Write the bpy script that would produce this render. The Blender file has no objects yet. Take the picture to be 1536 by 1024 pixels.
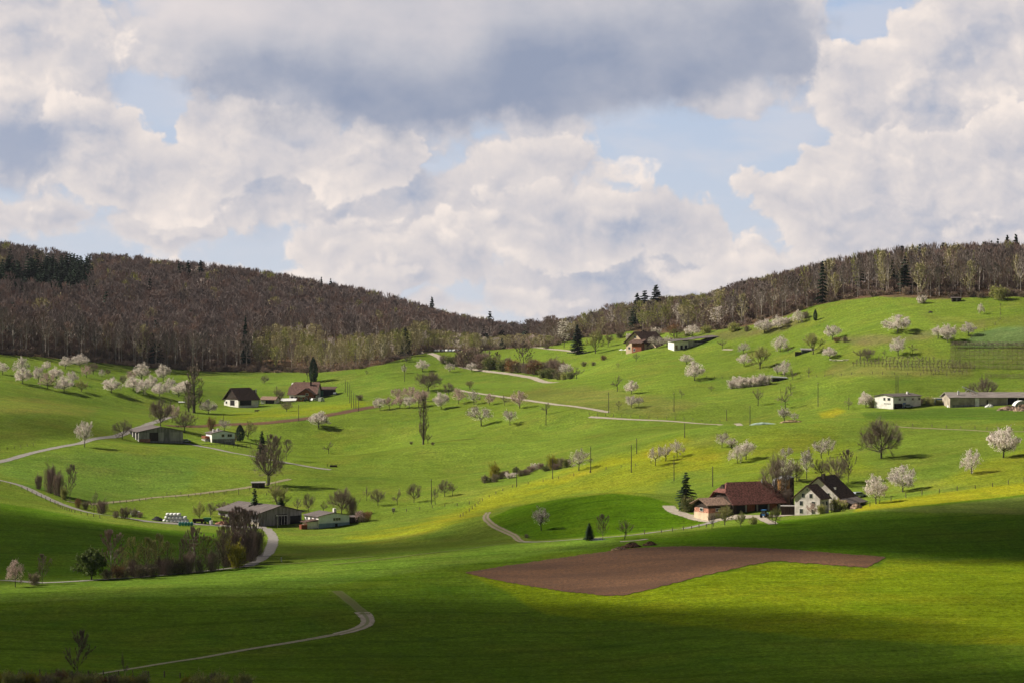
import bpy, math, random
import numpy as np
from mathutils import Vector, Matrix

random.seed(7)
np.random.seed(7)
SC = bpy.context.scene
COL = SC.collection
R = math.radians

# ------------------------------------------------------------------ camera
FPX = 3613.0          # focal length in pixels of the 1536 px wide photograph
HY = 470.0            # row of the true horizon
cam = bpy.data.cameras.new('camera')
cam.sensor_width = 36.0
cam.lens = FPX / 1536.0 * 36.0
cam.shift_y = -(512.0 - HY) / 1536.0
cam.clip_start = 1.0
cam.clip_end = 30000.0
camo = bpy.data.objects.new('camera', cam)
camo.location = (0, 0, 0)
camo.rotation_euler = (R(90), 0, 0)
COL.objects.link(camo)
SC.camera = camo

# ------------------------------------------------------------------ light
SUN_EL = R(39)
SUN_AZ = R(-77)       # from +Y (view direction) towards the left
SUN = Vector((math.sin(SUN_AZ) * math.cos(SUN_EL), math.cos(SUN_AZ) * math.cos(SUN_EL), math.sin(SUN_EL)))
sl = bpy.data.lights.new('sun', 'SUN')
sl.energy = 5.0
sl.angle = R(0.53)
sl.color = (1.0, 0.93, 0.80)
slo = bpy.data.objects.new('sun', sl)
slo.rotation_euler = (-SUN).to_track_quat('-Z', 'Y').to_euler()
COL.objects.link(slo)
SC.view_settings.view_transform = 'Standard'
SC.view_settings.look = 'None'
SC.view_settings.gamma = 1.0
SC.view_settings.exposure = 0.60
SC.render.engine = 'CYCLES'
SC.cycles.max_bounces = 5
SC.cycles.diffuse_bounces = 2
SC.cycles.transparent_max_bounces = 12
SC.cycles.use_adaptive_sampling = True
SC.cycles.adaptive_threshold = 0.02
SC.cycles.use_denoising = True


# ------------------------------------------------------------------ node helper
class NT:
    def __init__(s, nt):
        s.nt = nt

    def n(s, t, **kw):
        nd = s.nt.nodes.new(t)
        for k, v in kw.items():
            setattr(nd, k, v)
        return nd

    def put(s, sock, v):
        if hasattr(v, 'is_linked') or isinstance(v, bpy.types.NodeSocket):
            s.nt.links.new(v, sock)
        elif isinstance(v, (tuple, list)):
            if sock.type == 'RGBA' and len(v) == 3:
                v = (*v, 1.0)
            sock.default_value = v
        else:
            sock.default_value = v

    def m(s, op, a, b=None, c=None, clamp=False):
        nd = s.n('ShaderNodeMath', operation=op)
        nd.use_clamp = clamp
        s.put(nd.inputs[0], a)
        if b is not None: s.put(nd.inputs[1], b)
        if c is not None: s.put(nd.inputs[2], c)
        return nd.outputs[0]

    def vm(s, op, a, b=None, out=0):
        nd = s.n('ShaderNodeVectorMath', operation=op)
        s.put(nd.inputs[0], a)
        if b is not None: s.put(nd.inputs[1], b)
        return nd.outputs[out]

    def mr(s, v, a, b, c=0.0, d=1.0, t='SMOOTHSTEP'):
        nd = s.n('ShaderNodeMapRange', interpolation_type=t)
        s.put(nd.inputs[0], v)
        for i, x in enumerate((a, b, c, d)):
            s.put(nd.inputs[i + 1], x)
        return nd.outputs[0]

    def mix(s, f, a, b, bt='MIX'):
        nd = s.n('ShaderNodeMix', data_type='RGBA', blend_type=bt)
        s.put(nd.inputs[0], f)
        s.put(nd.inputs[6], a)
        s.put(nd.inputs[7], b)
        return nd.outputs[2]

    def noise(s, vec, scale, detail=4, rough=0.5, dist=0.0, dim='3D', w=0.0):
        nd = s.n('ShaderNodeTexNoise', noise_dimensions=dim)
        s.put(nd.inputs['Vector'], vec)
        if dim == '4D': nd.inputs['W'].default_value = w
        nd.inputs['Scale'].default_value = scale
        nd.inputs['Detail'].default_value = detail
        nd.inputs['Roughness'].default_value = rough
        nd.inputs['Distortion'].default_value = dist
        return nd.outputs[0]

    def noise2(s, vec, scale, detail=4, rough=0.5):
        return s.noise(vec, scale, min(detail, 7), rough, dim='2D')

    def xyz(s, x, y, z):
        nd = s.n('ShaderNodeCombineXYZ')
        for i, v in enumerate((x, y, z)): s.put(nd.inputs[i], v)
        return nd.outputs[0]

    def sep(s, v):
        nd = s.n('ShaderNodeSeparateXYZ')
        s.put(nd.inputs[0], v)
        return nd.outputs


# ------------------------------------------------------------------ sky
world = bpy.data.worlds.new('World')
SC.world = world
world.cycles.sampling_method = 'MANUAL'
world.cycles.sample_map_resolution = 128
world.use_nodes = True
world.node_tree.nodes.clear()


def cloud_group():
    """billowy cumulus density at a direction-space point (units: 100 px of the photograph)"""
    g = bpy.data.node_groups.new('cumulus', 'ShaderNodeTree')
    g.interface.new_socket('P', in_out='INPUT', socket_type='NodeSocketVector')
    g.interface.new_socket('D', in_out='OUTPUT', socket_type='NodeSocketFloat')
    T = NT(g)
    gi = T.n('NodeGroupInput').outputs[0]
    go = T.n('NodeGroupOutput')
    wn = T.n('ShaderNodeTexNoise', noise_dimensions='2D')
    T.put(wn.inputs['Vector'], gi)
    wn.inputs['Scale'].default_value = 0.9
    wn.inputs['Detail'].default_value = 5
    wn.inputs['Roughness'].default_value = 0.6
    warp = T.vm('MULTIPLY', T.vm('SUBTRACT', wn.outputs[1], (0.5, 0.5, 0.5)), (0.9, 0.7, 0.6))
    P = T.vm('ADD', gi, warp)
    Pb = T.vm('MULTIPLY', P, (1.0, 1.25, 1.0))
    f1 = T.noise2(Pb, 0.42, 9, 0.56)
    vo = T.n('ShaderNodeTexVoronoi', feature='SMOOTH_F1', voronoi_dimensions='2D')
    T.put(vo.inputs['Vector'], Pb)
    vo.inputs['Scale'].default_value = 0.85
    vo.inputs['Detail'].default_value = 3.0
    vo.inputs['Roughness'].default_value = 0.5
    vo.inputs['Smoothness'].default_value = 0.35
    bil = T.m('SUBTRACT', 0.75, vo.outputs[0])
    d = T.m('ADD', T.m('MULTIPLY', f1, 1.1), T.m('MULTIPLY', bil, 0.45))
    T.put(go.inputs[0], d)
    return g


def build_sky():
    T = NT(world.node_tree)
    tc = T.n('ShaderNodeTexCoord').outputs['Generated']
    nrm = T.vm('NORMALIZE', tc)
    dx, dy, dz = T.sep(nrm)
    az = T.m('ARCTAN2', dx, dy)
    el = T.m('ARCSINE', dz)
    u = T.m('ADD', T.m('MULTIPLY', az, FPX / 100), 7.68)          # photo x / 100
    v = T.m('SUBTRACT', 4.70, T.m('MULTIPLY', el, FPX / 100))     # photo y / 100
    P = T.xyz(u, v, 0.0)
    # ragged version of the coordinates for blob edges
    wn = T.n('ShaderNodeTexNoise', noise_dimensions='2D')
    T.put(wn.inputs['Vector'], P)
    wn.inputs['Scale'].default_value = 0.8
    wn.inputs['Detail'].default_value = 7
    wn.inputs['Roughness'].default_value = 0.6
    off = T.vm('SUBTRACT', wn.outputs[1], (0.5, 0.5, 0.5))
    PW = T.vm('ADD', P, T.vm('MULTIPLY', off, (2.2, 1.5, 0.0)))

    def raw(cx, cy, rx, ry, rot=0.0, pt=None):
        q = T.vm('SUBTRACT', pt or PE, (cx / 100, cy / 100, 0))
        if rot:
            vr = T.n('ShaderNodeVectorRotate', rotation_type='Z_AXIS')
            T.put(vr.inputs['Vector'], q)
            vr.inputs['Angle'].default_value = R(rot)
            q = vr.outputs[0]
        q = T.vm('MULTIPLY', q, (100 / rx, 100 / ry, 0))
        return T.m('MULTIPLY', T.m('SUBTRACT', 1.0, T.vm('LENGTH', q, out=1)), min(rx, ry) / 100)

    def umax(lst):
        r = lst[0]
        for q in lst[1:]: r = T.m('SMOOTH_MAX', r, q, 0.25)
        return r

    grp = cloud_group()

    def dens(vec):
        nd = T.n('ShaderNodeGroup')
        nd.node_tree = grp
        T.put(nd.inputs[0], vec)
        return nd.outputs[0]
    PE = T.vm('ADD', P, T.vm('MULTIPLY', off, (0.9, 0.6, 0.0)))
    base = T.vm('ADD', P, (3.1, 1.7, 4.0))
    D0 = dens(base)
    D1 = dens(T.vm('ADD', base, (-0.10, -0.13, 0.0)))
    D2 = dens(T.vm('ADD', base, (-0.34, -0.42, 0.0)))
    grad = T.m('ADD', T.m('MULTIPLY', T.m('SUBTRACT', D0, D1), 0.85), T.m('MULTIPLY', T.m('SUBTRACT', D0, D2), 0.55))
    nb = T.m('MULTIPLY', T.m('SUBTRACT', D0, 0.50), 1.9)
    # --- clear air: pale near the horizon, with thin veils
    sky = T.n('ShaderNodeTexSky', sky_type='NISHITA')
    sky.sun_disc = False
    sky.sun_elevation = SUN_EL
    sky.sun_rotation = SUN_AZ
    sky.air_density = 1.0
    sky.dust_density = 1.5
    skc = T.mix(1.0, sky.outputs[0], (0.085, 0.085, 0.085), 'MULTIPLY')
    fr = T.mr(v, 4.7, 0.0, 0.0, 1.0, 'LINEAR')
    veil = T.mix(fr, (0.70, 0.75, 0.84), (0.44, 0.57, 0.80))
    c = T.mix(T.mr(v, -3.0, 0.0, 0.0, 0.92), skc, veil)
    wisp = T.mr(T.noise2(T.vm('MULTIPLY', P, (0.5, 1.5, 1)), 0.8, 6, 0.6), 0.40, 0.72, 0.0, 0.45)
    c = T.mix(wisp, c, (0.74, 0.72, 0.76))
    c = T.mix(T.mr(raw(215, 130, 180, 80), -.2, .6, 0.0, .45), c, (0.66, 0.67, 0.74))
    # hazy cloud field low over the horizon and behind everything
    gap = umax([raw(235, 138, 85, 36), raw(1000, 240, 190, 62, 10), raw(1095, 262, 60, 50), raw(1300, 25, 55, 70, -25), raw(600, 372, 40, 45), raw(330, 380, 200, 10)])
    cov = T.m('SUBTRACT', T.m('ADD', 0.34, nb), T.m('MULTIPLY', T.m('MAXIMUM', T.m('ADD', gap, 0.12), 0.0), 4.0))

    def ramp(t):
        cr = T.n('ShaderNodeValToRGB')
        T.put(cr.inputs[0], t)
        e = cr.color_ramp.elements
        e[0].position, e[0].color = 0.0, (0.30, 0.37, 0.54, 1)
        e[1].position, e[1].color = 1.0, (0.98, 0.875, 0.81, 1)
        for p, q in ((0.30, (0.47, 0.505, 0.61, 1)), (0.55, (0.66, 0.635, 0.67, 1)), (0.8, (0.82, 0.755, 0.735, 1))):
            x = e.new(p)
            x.color = q
        return cr.outputs[0]
    lowv = T.mr(v, 2.2, 4.8, -0.02, 0.10, 'LINEAR')
    tone0 = T.m('ADD', T.m('ADD', 0.60, lowv), T.m('MULTIPLY', grad, 0.7))
    c = T.mix(T.mr(cov, 0.0, 0.5, 0.0, 0.95), c, ramp(tone0))
    # --- piled cumulus banks, far to near: bright rims towards the sun, greyer bodies
    #        shapes, tone, rim depth, edge softness
    banks = [
        ([(1010, 425, 330, 95), (860, 400, 120, 60)], .58, .6, .30),
        ([(80, 330, 230, 45), (230, 350, 200, 40)], .66, .4, .30),
        ([(500, 300, 420, 70), (640, 300, 180, 70), (800, 245, 130, 35)], .60, .6, .22),
        ([(50, 60, 130, 110), (70, 180, 120, 110)], .62, .9, .30),
        ([(330, 205, 75, 62), (170, 222, 95, 75), (260, 265, 190, 70), (450, 235, 110, 60), (540, 250, 120, 50)], .68, .5, .14),
        ([(900, 345, 220, 55), (1040, 345, 110, 58), (780, 330, 130, 45)], .62, .45, .16),
        ([(560, 405, 230, 45), (480, 370, 100, 50), (690, 360, 70, 60)], .66, .45, .18),
        ([(1420, 170, 230, 130), (1300, 130, 95, 70), (1470, 60, 150, 90)], .70, .6, .16),
        ([(1430, 330, 310, 150), (1230, 245, 75, 50), (1200, 300, 90, 60), (1330, 260, 160, 80)], .68, .55, .14),
        ([(1270, 420, 330, 60), (1480, 400, 220, 70)], .66, .5, .25),
        ([(690, 455, 170, 40), (350, 425, 300, 35), (60, 395, 200, 25)], .66, .4, .30),
    ]
    for shp, tone, rim, soft in banks:
        soft *= .7
        r0 = umax([raw(*q) for q in shp])
        s = T.m('ADD', r0, T.m('MULTIPLY', nb, 0.46))
        a = T.mr(s, 0.0, soft)
        t = T.m('ADD', T.m('ADD', tone, T.mr(s, 0.0, rim, 0.20, -0.07)), T.m('MULTIPLY', grad, 0.85))
        c = T.mix(a, c, ramp(t))
    # grey-blue shaded pieces on the left and upper right
    for (cx, cy, rx, ry, w) in ((35, 225, 110, 62, .85), (1455, 70, 60, 30, .6), (1400, 95, 40, 20, .5), (560, 345, 200, 16, .25), (150, 95, 60, 60, .3), (1400, 215, 170, 18, .22), (1480, 165, 120, 12, .2), (330, 322, 110, 14, .3)):
        b_ = T.mr(T.m('ADD', raw(cx, cy, rx, ry), T.m('MULTIPLY', nb, -0.25)), -0.05, 0.35, 0.0, w)
        c = T.mix(b_, c, (0.36, 0.42, 0.56))
    # --- near stratocumulus: dark flat underside
    n2 = T.noise2(T.vm('ADD', P, (0, 0, 9)), 0.6, 7, 0.60)
    n2 = T.m('MULTIPLY', T.m('SUBTRACT', n2, 0.5), 1.5)
    PS = T.vm('ADD', P, T.vm('MULTIPLY', off, (1.5, 0.7, 0.0)))
    st = umax([raw(780, 40, 460, 160, 0, PS), raw(600, 115, 290, 100, 0, PS), raw(420, 90, 190, 75, 0, PS), raw(1000, 70, 230, 105, 6, PS), raw(1140, 60, 100, 95, 0, PS), raw(400, 30, 240, 90, 0, PS), raw(1160, 135, 40, 22, 0, PS)])
    a_st = T.mr(T.m('ADD', st, T.m('MULTIPLY', n2, 0.45)), -0.05, 0.42)
    n3 = T.m('MULTIPLY', T.m('SUBTRACT', T.noise2(T.vm('ADD', T.vm('MULTIPLY', P, (1, 1.4, 1)), (5, 0, 3)), 0.45, 7, 0.55), 0.5), 0.95)
    core = umax([raw(660, 150, 460, 70, 2, PS), raw(880, 115, 400, 80, 6, PS), raw(1130, 85, 150, 90, 0, PS), raw(450, 130, 200, 50, -12, PS)])
    cd = T.mr(T.m('ADD', core, T.m('MULTIPLY', n2, 0.35)), -0.45, 0.6, 0.0, 0.50)
    stt = T.m('ADD', T.m('SUBTRACT', 0.58, cd), n3, clamp=True)
    lt = T.mr(raw(330, 20, 260, 90, 0, PS), -0.3, 0.7, 0.0, 0.28)
    stt = T.m('ADD', stt, lt, clamp=True)
    cr2 = T.n('ShaderNodeValToRGB')
    T.put(cr2.inputs[0], stt)
    e = cr2.color_ramp.elements
    e[0].position, e[0].color = 0.0, (0.315, 0.365, 0.49, 1)
    e[1].position, e[1].color = 1.0, (0.80, 0.74, 0.74, 1)
    x = e.new(0.45)
    x.color = (0.53, 0.54, 0.61, 1)
    c = T.mix(a_st, c, cr2.outputs[0])
    # overhead and behind: a duller, darker cloud deck, so that the ground is lit mostly by the sun
    over = T.mr(v, -2.0, -9.0, 0.0, 1.0)
    hi = T.mix(T.mr(D0, 0.6, 1.0, 0.0, 1.0), (0.045, 0.06, 0.10), (0.12, 0.125, 0.15))
    c = T.mix(over, c, hi)
    back = T.mr(dy, 0.75, 0.2, 0.0, 1.0)
    c = T.mix(back, c, T.mix(0.65, c, (0.05, 0.06, 0.085)))
    bg = T.n('ShaderNodeBackground')
    T.put(bg.inputs[0], c)
    bg.inputs[1].default_value = 0.63
    out = T.n('ShaderNodeOutputWorld')
    T.nt.links.new(bg.outputs[0], out.inputs[0])


build_sky()


# ------------------------------------------------------------------ tagging
def tag(o, label=None, cat=None, group=None, kind=None):
    if label: o['label'] = label
    if cat: o['category'] = cat
    if group: o['group'] = group
    if kind: o['kind'] = kind
    return o


def empty(name, loc, rz=0.0, label=None, cat=None, group=None):
    o = bpy.data.objects.new(name, None)
    o.empty_display_size = 1
    o.location = loc
    o.rotation_euler = (0, 0, rz)
    COL.objects.link(o)
    return tag(o, label, cat, group)


ORD = ['first', 'second', 'third', 'fourth', 'fifth', 'sixth', 'seventh', 'eighth', 'ninth', 'tenth', 'eleventh', 'twelfth', 'thirteenth',
       'fourteenth', 'fifteenth', 'sixteenth', 'seventeenth', 'eighteenth', 'nineteenth', 'twentieth', 'twenty-first', 'twenty-second',
       'twenty-third', 'twenty-fourth', 'twenty-fifth', 'twenty-sixth', 'twenty-seventh', 'twenty-eighth', 'twenty-ninth', 'thirtieth',
       'thirty-first', 'thirty-second', 'thirty-third', 'thirty-fourth']

# ------------------------------------------------------------------ terrain
# (photo x, photo y, distance) of ground points, from which world points follow
CP = [
 (0,1024,430),(400,1024,450),(800,1024,450),(1200,1024,450),(1536,1024,450),
 (0,950,510),(400,930,530),(800,900,560),(1200,870,570),(1536,850,590),
 (0,876,600),(200,868,605),(400,850,620),(600,834,640),(800,813,660),(1000,798,680),(1150,783,690),(1300,766,697),(1400,757,700),(1536,742,712),
 (400,836,680),(390,812,760),(420,792,830),(0,862,645),(150,860,655),(0,805,740),(0,755,820),(200,830,705),(200,778,830),(250,787,835),(330,800,800),
 (0,722,890),(100,750,880),(160,772,860),(320,786,850),(500,790,850),(600,800,800),(700,810,750),(500,830,690),(620,816,720),(810,811,690),
 (100,680,980),(0,690,960),(200,661,1080),(330,664,1100),(440,700,1000),(400,727,950),(200,742,930),(300,733,940),(550,742,920),(300,775,860),
 (490,703,1005),(560,692,1020),(600,671,1050),(640,665,1045),(480,681,1120),(420,661,1150),(600,641,1160),
 (700,700,1000),(700,750,880),(800,700,950),(800,650,1080),(850,695,930),(900,660,1000),(950,700,880),(1000,680,900),
 (880,715,880),(730,775,800),(640,790,800),(1080,645,925),(1150,637,940),(1220,634,930),(1300,628,930),(1150,634,1010),(1000,632,1060),(1100,632,1050),
 (1400,610,1010),(1480,609,1000),(1300,645,905),(1400,640,905),(1536,612,990),(1536,650,850),
 (830,752,790),(900,742,780),(960,741,775),(1010,755,760),(850,806,703),(950,800,705),(900,770,738),(1050,785,720),(900,737,850),(1000,742,805),
 (1100,768,725),(1215,772,722),(1250,757,738),(1290,752,745),(1350,735,760),(1460,709,765),(1505,684,795),(1320,680,835),(1200,700,820),(1250,680,870),
 (1100,720,800),(1020,750,775),(1250,660,895),(1150,670,880),(1400,740,735),
 (1450,570,1080),(1450,520,1130),(1450,480,1180),(1430,452,1235),(1300,449,1265),(1200,468,1285),(1100,494,1310),(1536,449,1225),(1536,500,1135),
 (1300,500,1175),(1300,560,1090),(1200,570,1120),(1100,560,1180),(1150,520,1240),(1100,600,1100),(1200,610,1050),(1000,600,1130),(1000,550,1230),
 (960,530,1300),(1040,525,1290),(900,605,1130),(850,617,1100),(870,560,1310),(835,572,1290),(750,600,1200),(700,550,1420),(640,530,1490),
 (800,524,1520),(880,530,1390),(870,512,1560),(940,515,1400),
 (600,540,1460),(600,580,1300),(550,612,1230),(500,600,1340),(350,606,1340),(450,565,1480),(300,554,1550),(150,542,1460),(0,532,1370),(100,560,1310),
 (0,565,1260),(0,600,1150),(200,582,1290),(100,618,1110),(100,642,1060),(250,612,1260),(300,626,1200),(450,632,1180),(0,652,1020),(500,556,1530),
 (500,527,1620),(600,520,1660),(400,525,1640),(300,515,1680),(150,502,1600),(0,492,1500),
 (0,428,1660),(70,442,1690),(150,452,1760),(200,447,1850),(400,456,1920),(500,474,1960),(600,490,2000),(700,516,2060),(830,534,2150),
 (1536,425,1350),(1300,440,1350),(1100,482,1390),(1000,488,1450),(900,500,1580),
 (600,504,1800),(640,514,1750),(700,520,1720),(700,518,1900),(770,526,1750),(830,532,1750),(830,534,1950),(830,538,2400),(700,524,2400),(600,508,2300),(500,492,2300),(900,514,1800),(900,522,2400),(1000,500,1700),(1000,512,2200),(1200,478,1700),(1400,458,1700),(1400,485,2300),(1200,500,2300),(830,540,3000),
 (200,470,2600),(800,530,2700),(1400,470,2000),(100,480,3600),(800,520,3600),(1500,500,3600),
]
pts = []
for (x, y, d) in CP:
    z = (HY - y) / FPX * d
    pts.append(((x - 768) / FPX * d, d, z))
    if x == 0: pts.append(((-1100 - 768) / FPX * d, d, z + 3))
    if x == 1536: pts.append(((2600 - 768) / FPX * d, d, z + 6))
for xs in (-1500, 0, 768, 1536, 3000):
    for d, z in ((20, -4.5), (60, -13), (200, -44), (320, -62)):
        pts.append(((xs - 768) / FPX * d, d, z))
pts = np.array(pts, dtype=np.float64)
SCL = 500.0


def tps_fit(P, lam=2e-4):
    X = P[:, :2] / SCL
    n = len(X)
    d2 = ((X[:, None] - X[None]) ** 2).sum(2)
    K = 0.5 * d2 * np.log(d2 + 1e-12)
    A = np.zeros((n + 3, n + 3))
    A[:n, :n] = K + lam * np.eye(n)
    A[:n, n] = A[n, :n] = 1
    A[:n, n + 1:] = X
    A[n + 1:, :n] = X.T
    b = np.zeros(n + 3)
    b[:n] = P[:, 2]
    return X, np.linalg.solve(A, b)


TX, TW = tps_fit(pts)


def vnoise(X, Y, s, seed):
    """smooth value noise"""
    xs, ys = X / s, Y / s
    xi, yi = np.floor(xs).astype(np.int64), np.floor(ys).astype(np.int64)
    fx, fy = xs - xi, ys - yi
    fx, fy = fx * fx * (3 - 2 * fx), fy * fy * (3 - 2 * fy)

    def h(a, b):
        t = (a * 374761393 + b * 668265263 + seed * 974711) & 0xffffffff
        t = ((t ^ (t >> 13)) * 1274126177) & 0xffffffff
        return ((t ^ (t >> 16)) & 0xffff) / 65535.0 - 0.5
    return (h(xi, yi) * (1 - fx) + h(xi + 1, yi) * fx) * (1 - fy) + (h(xi, yi + 1) * (1 - fx) + h(xi + 1, yi + 1) * fx) * fy


def height(X, Y):
    X = np.asarray(X, float).ravel()
    Y = np.asarray(Y, float).ravel()
    out = np.empty(len(X))
    Xc = np.clip(X, (-1500 - 768) / FPX * Y, (3000 - 768) / FPX * Y)
    n = len(TX)
    for i in range(0, len(X), 40000):
        x = Xc[i:i + 40000] / SCL
        y = Y[i:i + 40000] / SCL
        d2 = (x[:, None] - TX[None, :, 0]) ** 2 + (y[:, None] - TX[None, :, 1]) ** 2
        out[i:i + 40000] = (0.5 * d2 * np.log(d2 + 1e-12)) @ TW[:n] + TW[n] + TW[n + 1] * x + TW[n + 2] * y
    out += vnoise(X, Y, 78, 7) * 1.8 * np.clip((Y - 560) / 200, 0, 1) + vnoise(X, Y, 38, 1) * 1.2 + vnoise(X, Y, 15, 2) * 0.22
    return out


cx_ = [i for i in np.arange(-60, 1597, 2.2)]
g = 2.2
l, r_ = cx_[0], cx_[-1]
left, right = [], []
while l > -7000:
    g *= 1.07
    l -= g
    r_ += g
    left.append(l)
    right.append(r_)
PXS = np.array(left[::-1] + cx_ + right)
rows = list(np.geomspace(20, 380, 40)[:-1]) + list(np.geomspace(380, 1750, 640)[:-1]) + list(np.geomspace(1750, 3600, 70)[:-1]) + [3600, 4200, 5200, 7000, 10000, 15000]
DS = np.array(rows)
NX, ND = len(PXS), len(DS)
DD, PP = np.meshgrid(DS, PXS, indexing='ij')
GX = (PP - 768) / FPX * DD
Zg = height(GX, np.minimum(DD, 3600)).reshape(ND, NX)
for i in range(ND):
    if DS[i] > 3600: Zg[i] = np.minimum(Zg[i], -30) - (DS[i] - 3600) * 0.004
PYg = HY - FPX * Zg / DD


def hz(X, Y):
    """terrain height by bilinear look-up"""
    X = np.atleast_1d(np.asarray(X, float))
    Y = np.atleast_1d(np.asarray(Y, float))
    px = 768 + FPX * X / Y
    i = np.clip(np.searchsorted(PXS, px) - 1, 0, NX - 2)
    j = np.clip(np.searchsorted(DS, Y) - 1, 0, ND - 2)
    a = (px - PXS[i]) / (PXS[i + 1] - PXS[i])
    b = (Y - DS[j]) / (DS[j + 1] - DS[j])
    return (Zg[j, i] * (1 - a) + Zg[j, i + 1] * a) * (1 - b) + (Zg[j + 1, i] * (1 - a) + Zg[j + 1, i + 1] * a) * b


J0 = int(np.searchsorted(DS, 380))


def G(px, py):
    """photo pixel of a ground point -> world point on the terrain"""
    i = int(np.clip(np.searchsorted(PXS, px) - 1, 0, NX - 2))
    a = (px - PXS[i]) / (PXS[i + 1] - PXS[i])
    col = PYg[J0:, i] * (1 - a) + PYg[J0:, i + 1] * a
    ok = col <= py
    if not ok.any():
        k = int(np.argmin(col))
        d = DS[J0 + k]
    else:
        k = int(np.argmax(ok))
        if k == 0:
            d = DS[J0] * min(1.0, (1.0 if col[0] <= py else 1.0))
        else:
            t = (col[k - 1] - py) / (col[k - 1] - col[k] + 1e-9)
            d = DS[J0 + k - 1] * (1 - t) + DS[J0 + k] * t
    X = (px - 768) / FPX * d
    return Vector((X, d, float(hz(X, d)[0])))


def grid_mesh(name, V, nr, nc):
    me = bpy.data.meshes.new(name)
    me.vertices.add(nr * nc)
    me.vertices.foreach_set('co', np.ascontiguousarray(V, dtype=np.float32).ravel())
    a = (np.arange(nr - 1)[:, None] * nc + np.arange(nc - 1)[None]).ravel()
    F = np.stack([a, a + 1, a + nc + 1, a + nc], 1).astype(np.int32)
    nf = len(F)
    me.loops.add(nf * 4)
    me.polygons.add(nf)
    me.loops.foreach_set('vertex_index', F.ravel())
    me.polygons.foreach_set('loop_start', np.arange(0, nf * 4, 4, dtype=np.int32))
    me.polygons.foreach_set('loop_total', np.full(nf, 4, dtype=np.int32))
    me.polygons.foreach_set('use_smooth', np.ones(nf, dtype=bool))
    me.update()
    return me


def poly_sd(x, y, poly):
    """signed distance, positive inside"""
    P = np.array(poly, float)
    Q = np.roll(P, -1, 0)
    dmin = np.full(x.shape, 1e9)
    inside = np.zeros(x.shape, bool)
    for (ax, ay), (bx, by) in zip(P, Q):
        ex, ey = bx - ax, by - ay
        t = np.clip(((x - ax) * ex + (y - ay) * ey) / (ex * ex + ey * ey + 1e-9), 0, 1)
        dmin = np.minimum(dmin, np.hypot(x - ax - t * ex, y - ay - t * ey))
        c = ((ay > y) != (by > y)) & (x < (bx - ax) * (y - ay) / (by - ay + 1e-12) + ax)
        inside ^= c
    return np.where(inside, dmin, -dmin)


GRASS = (0.124, 0.176, 0.022)
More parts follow.
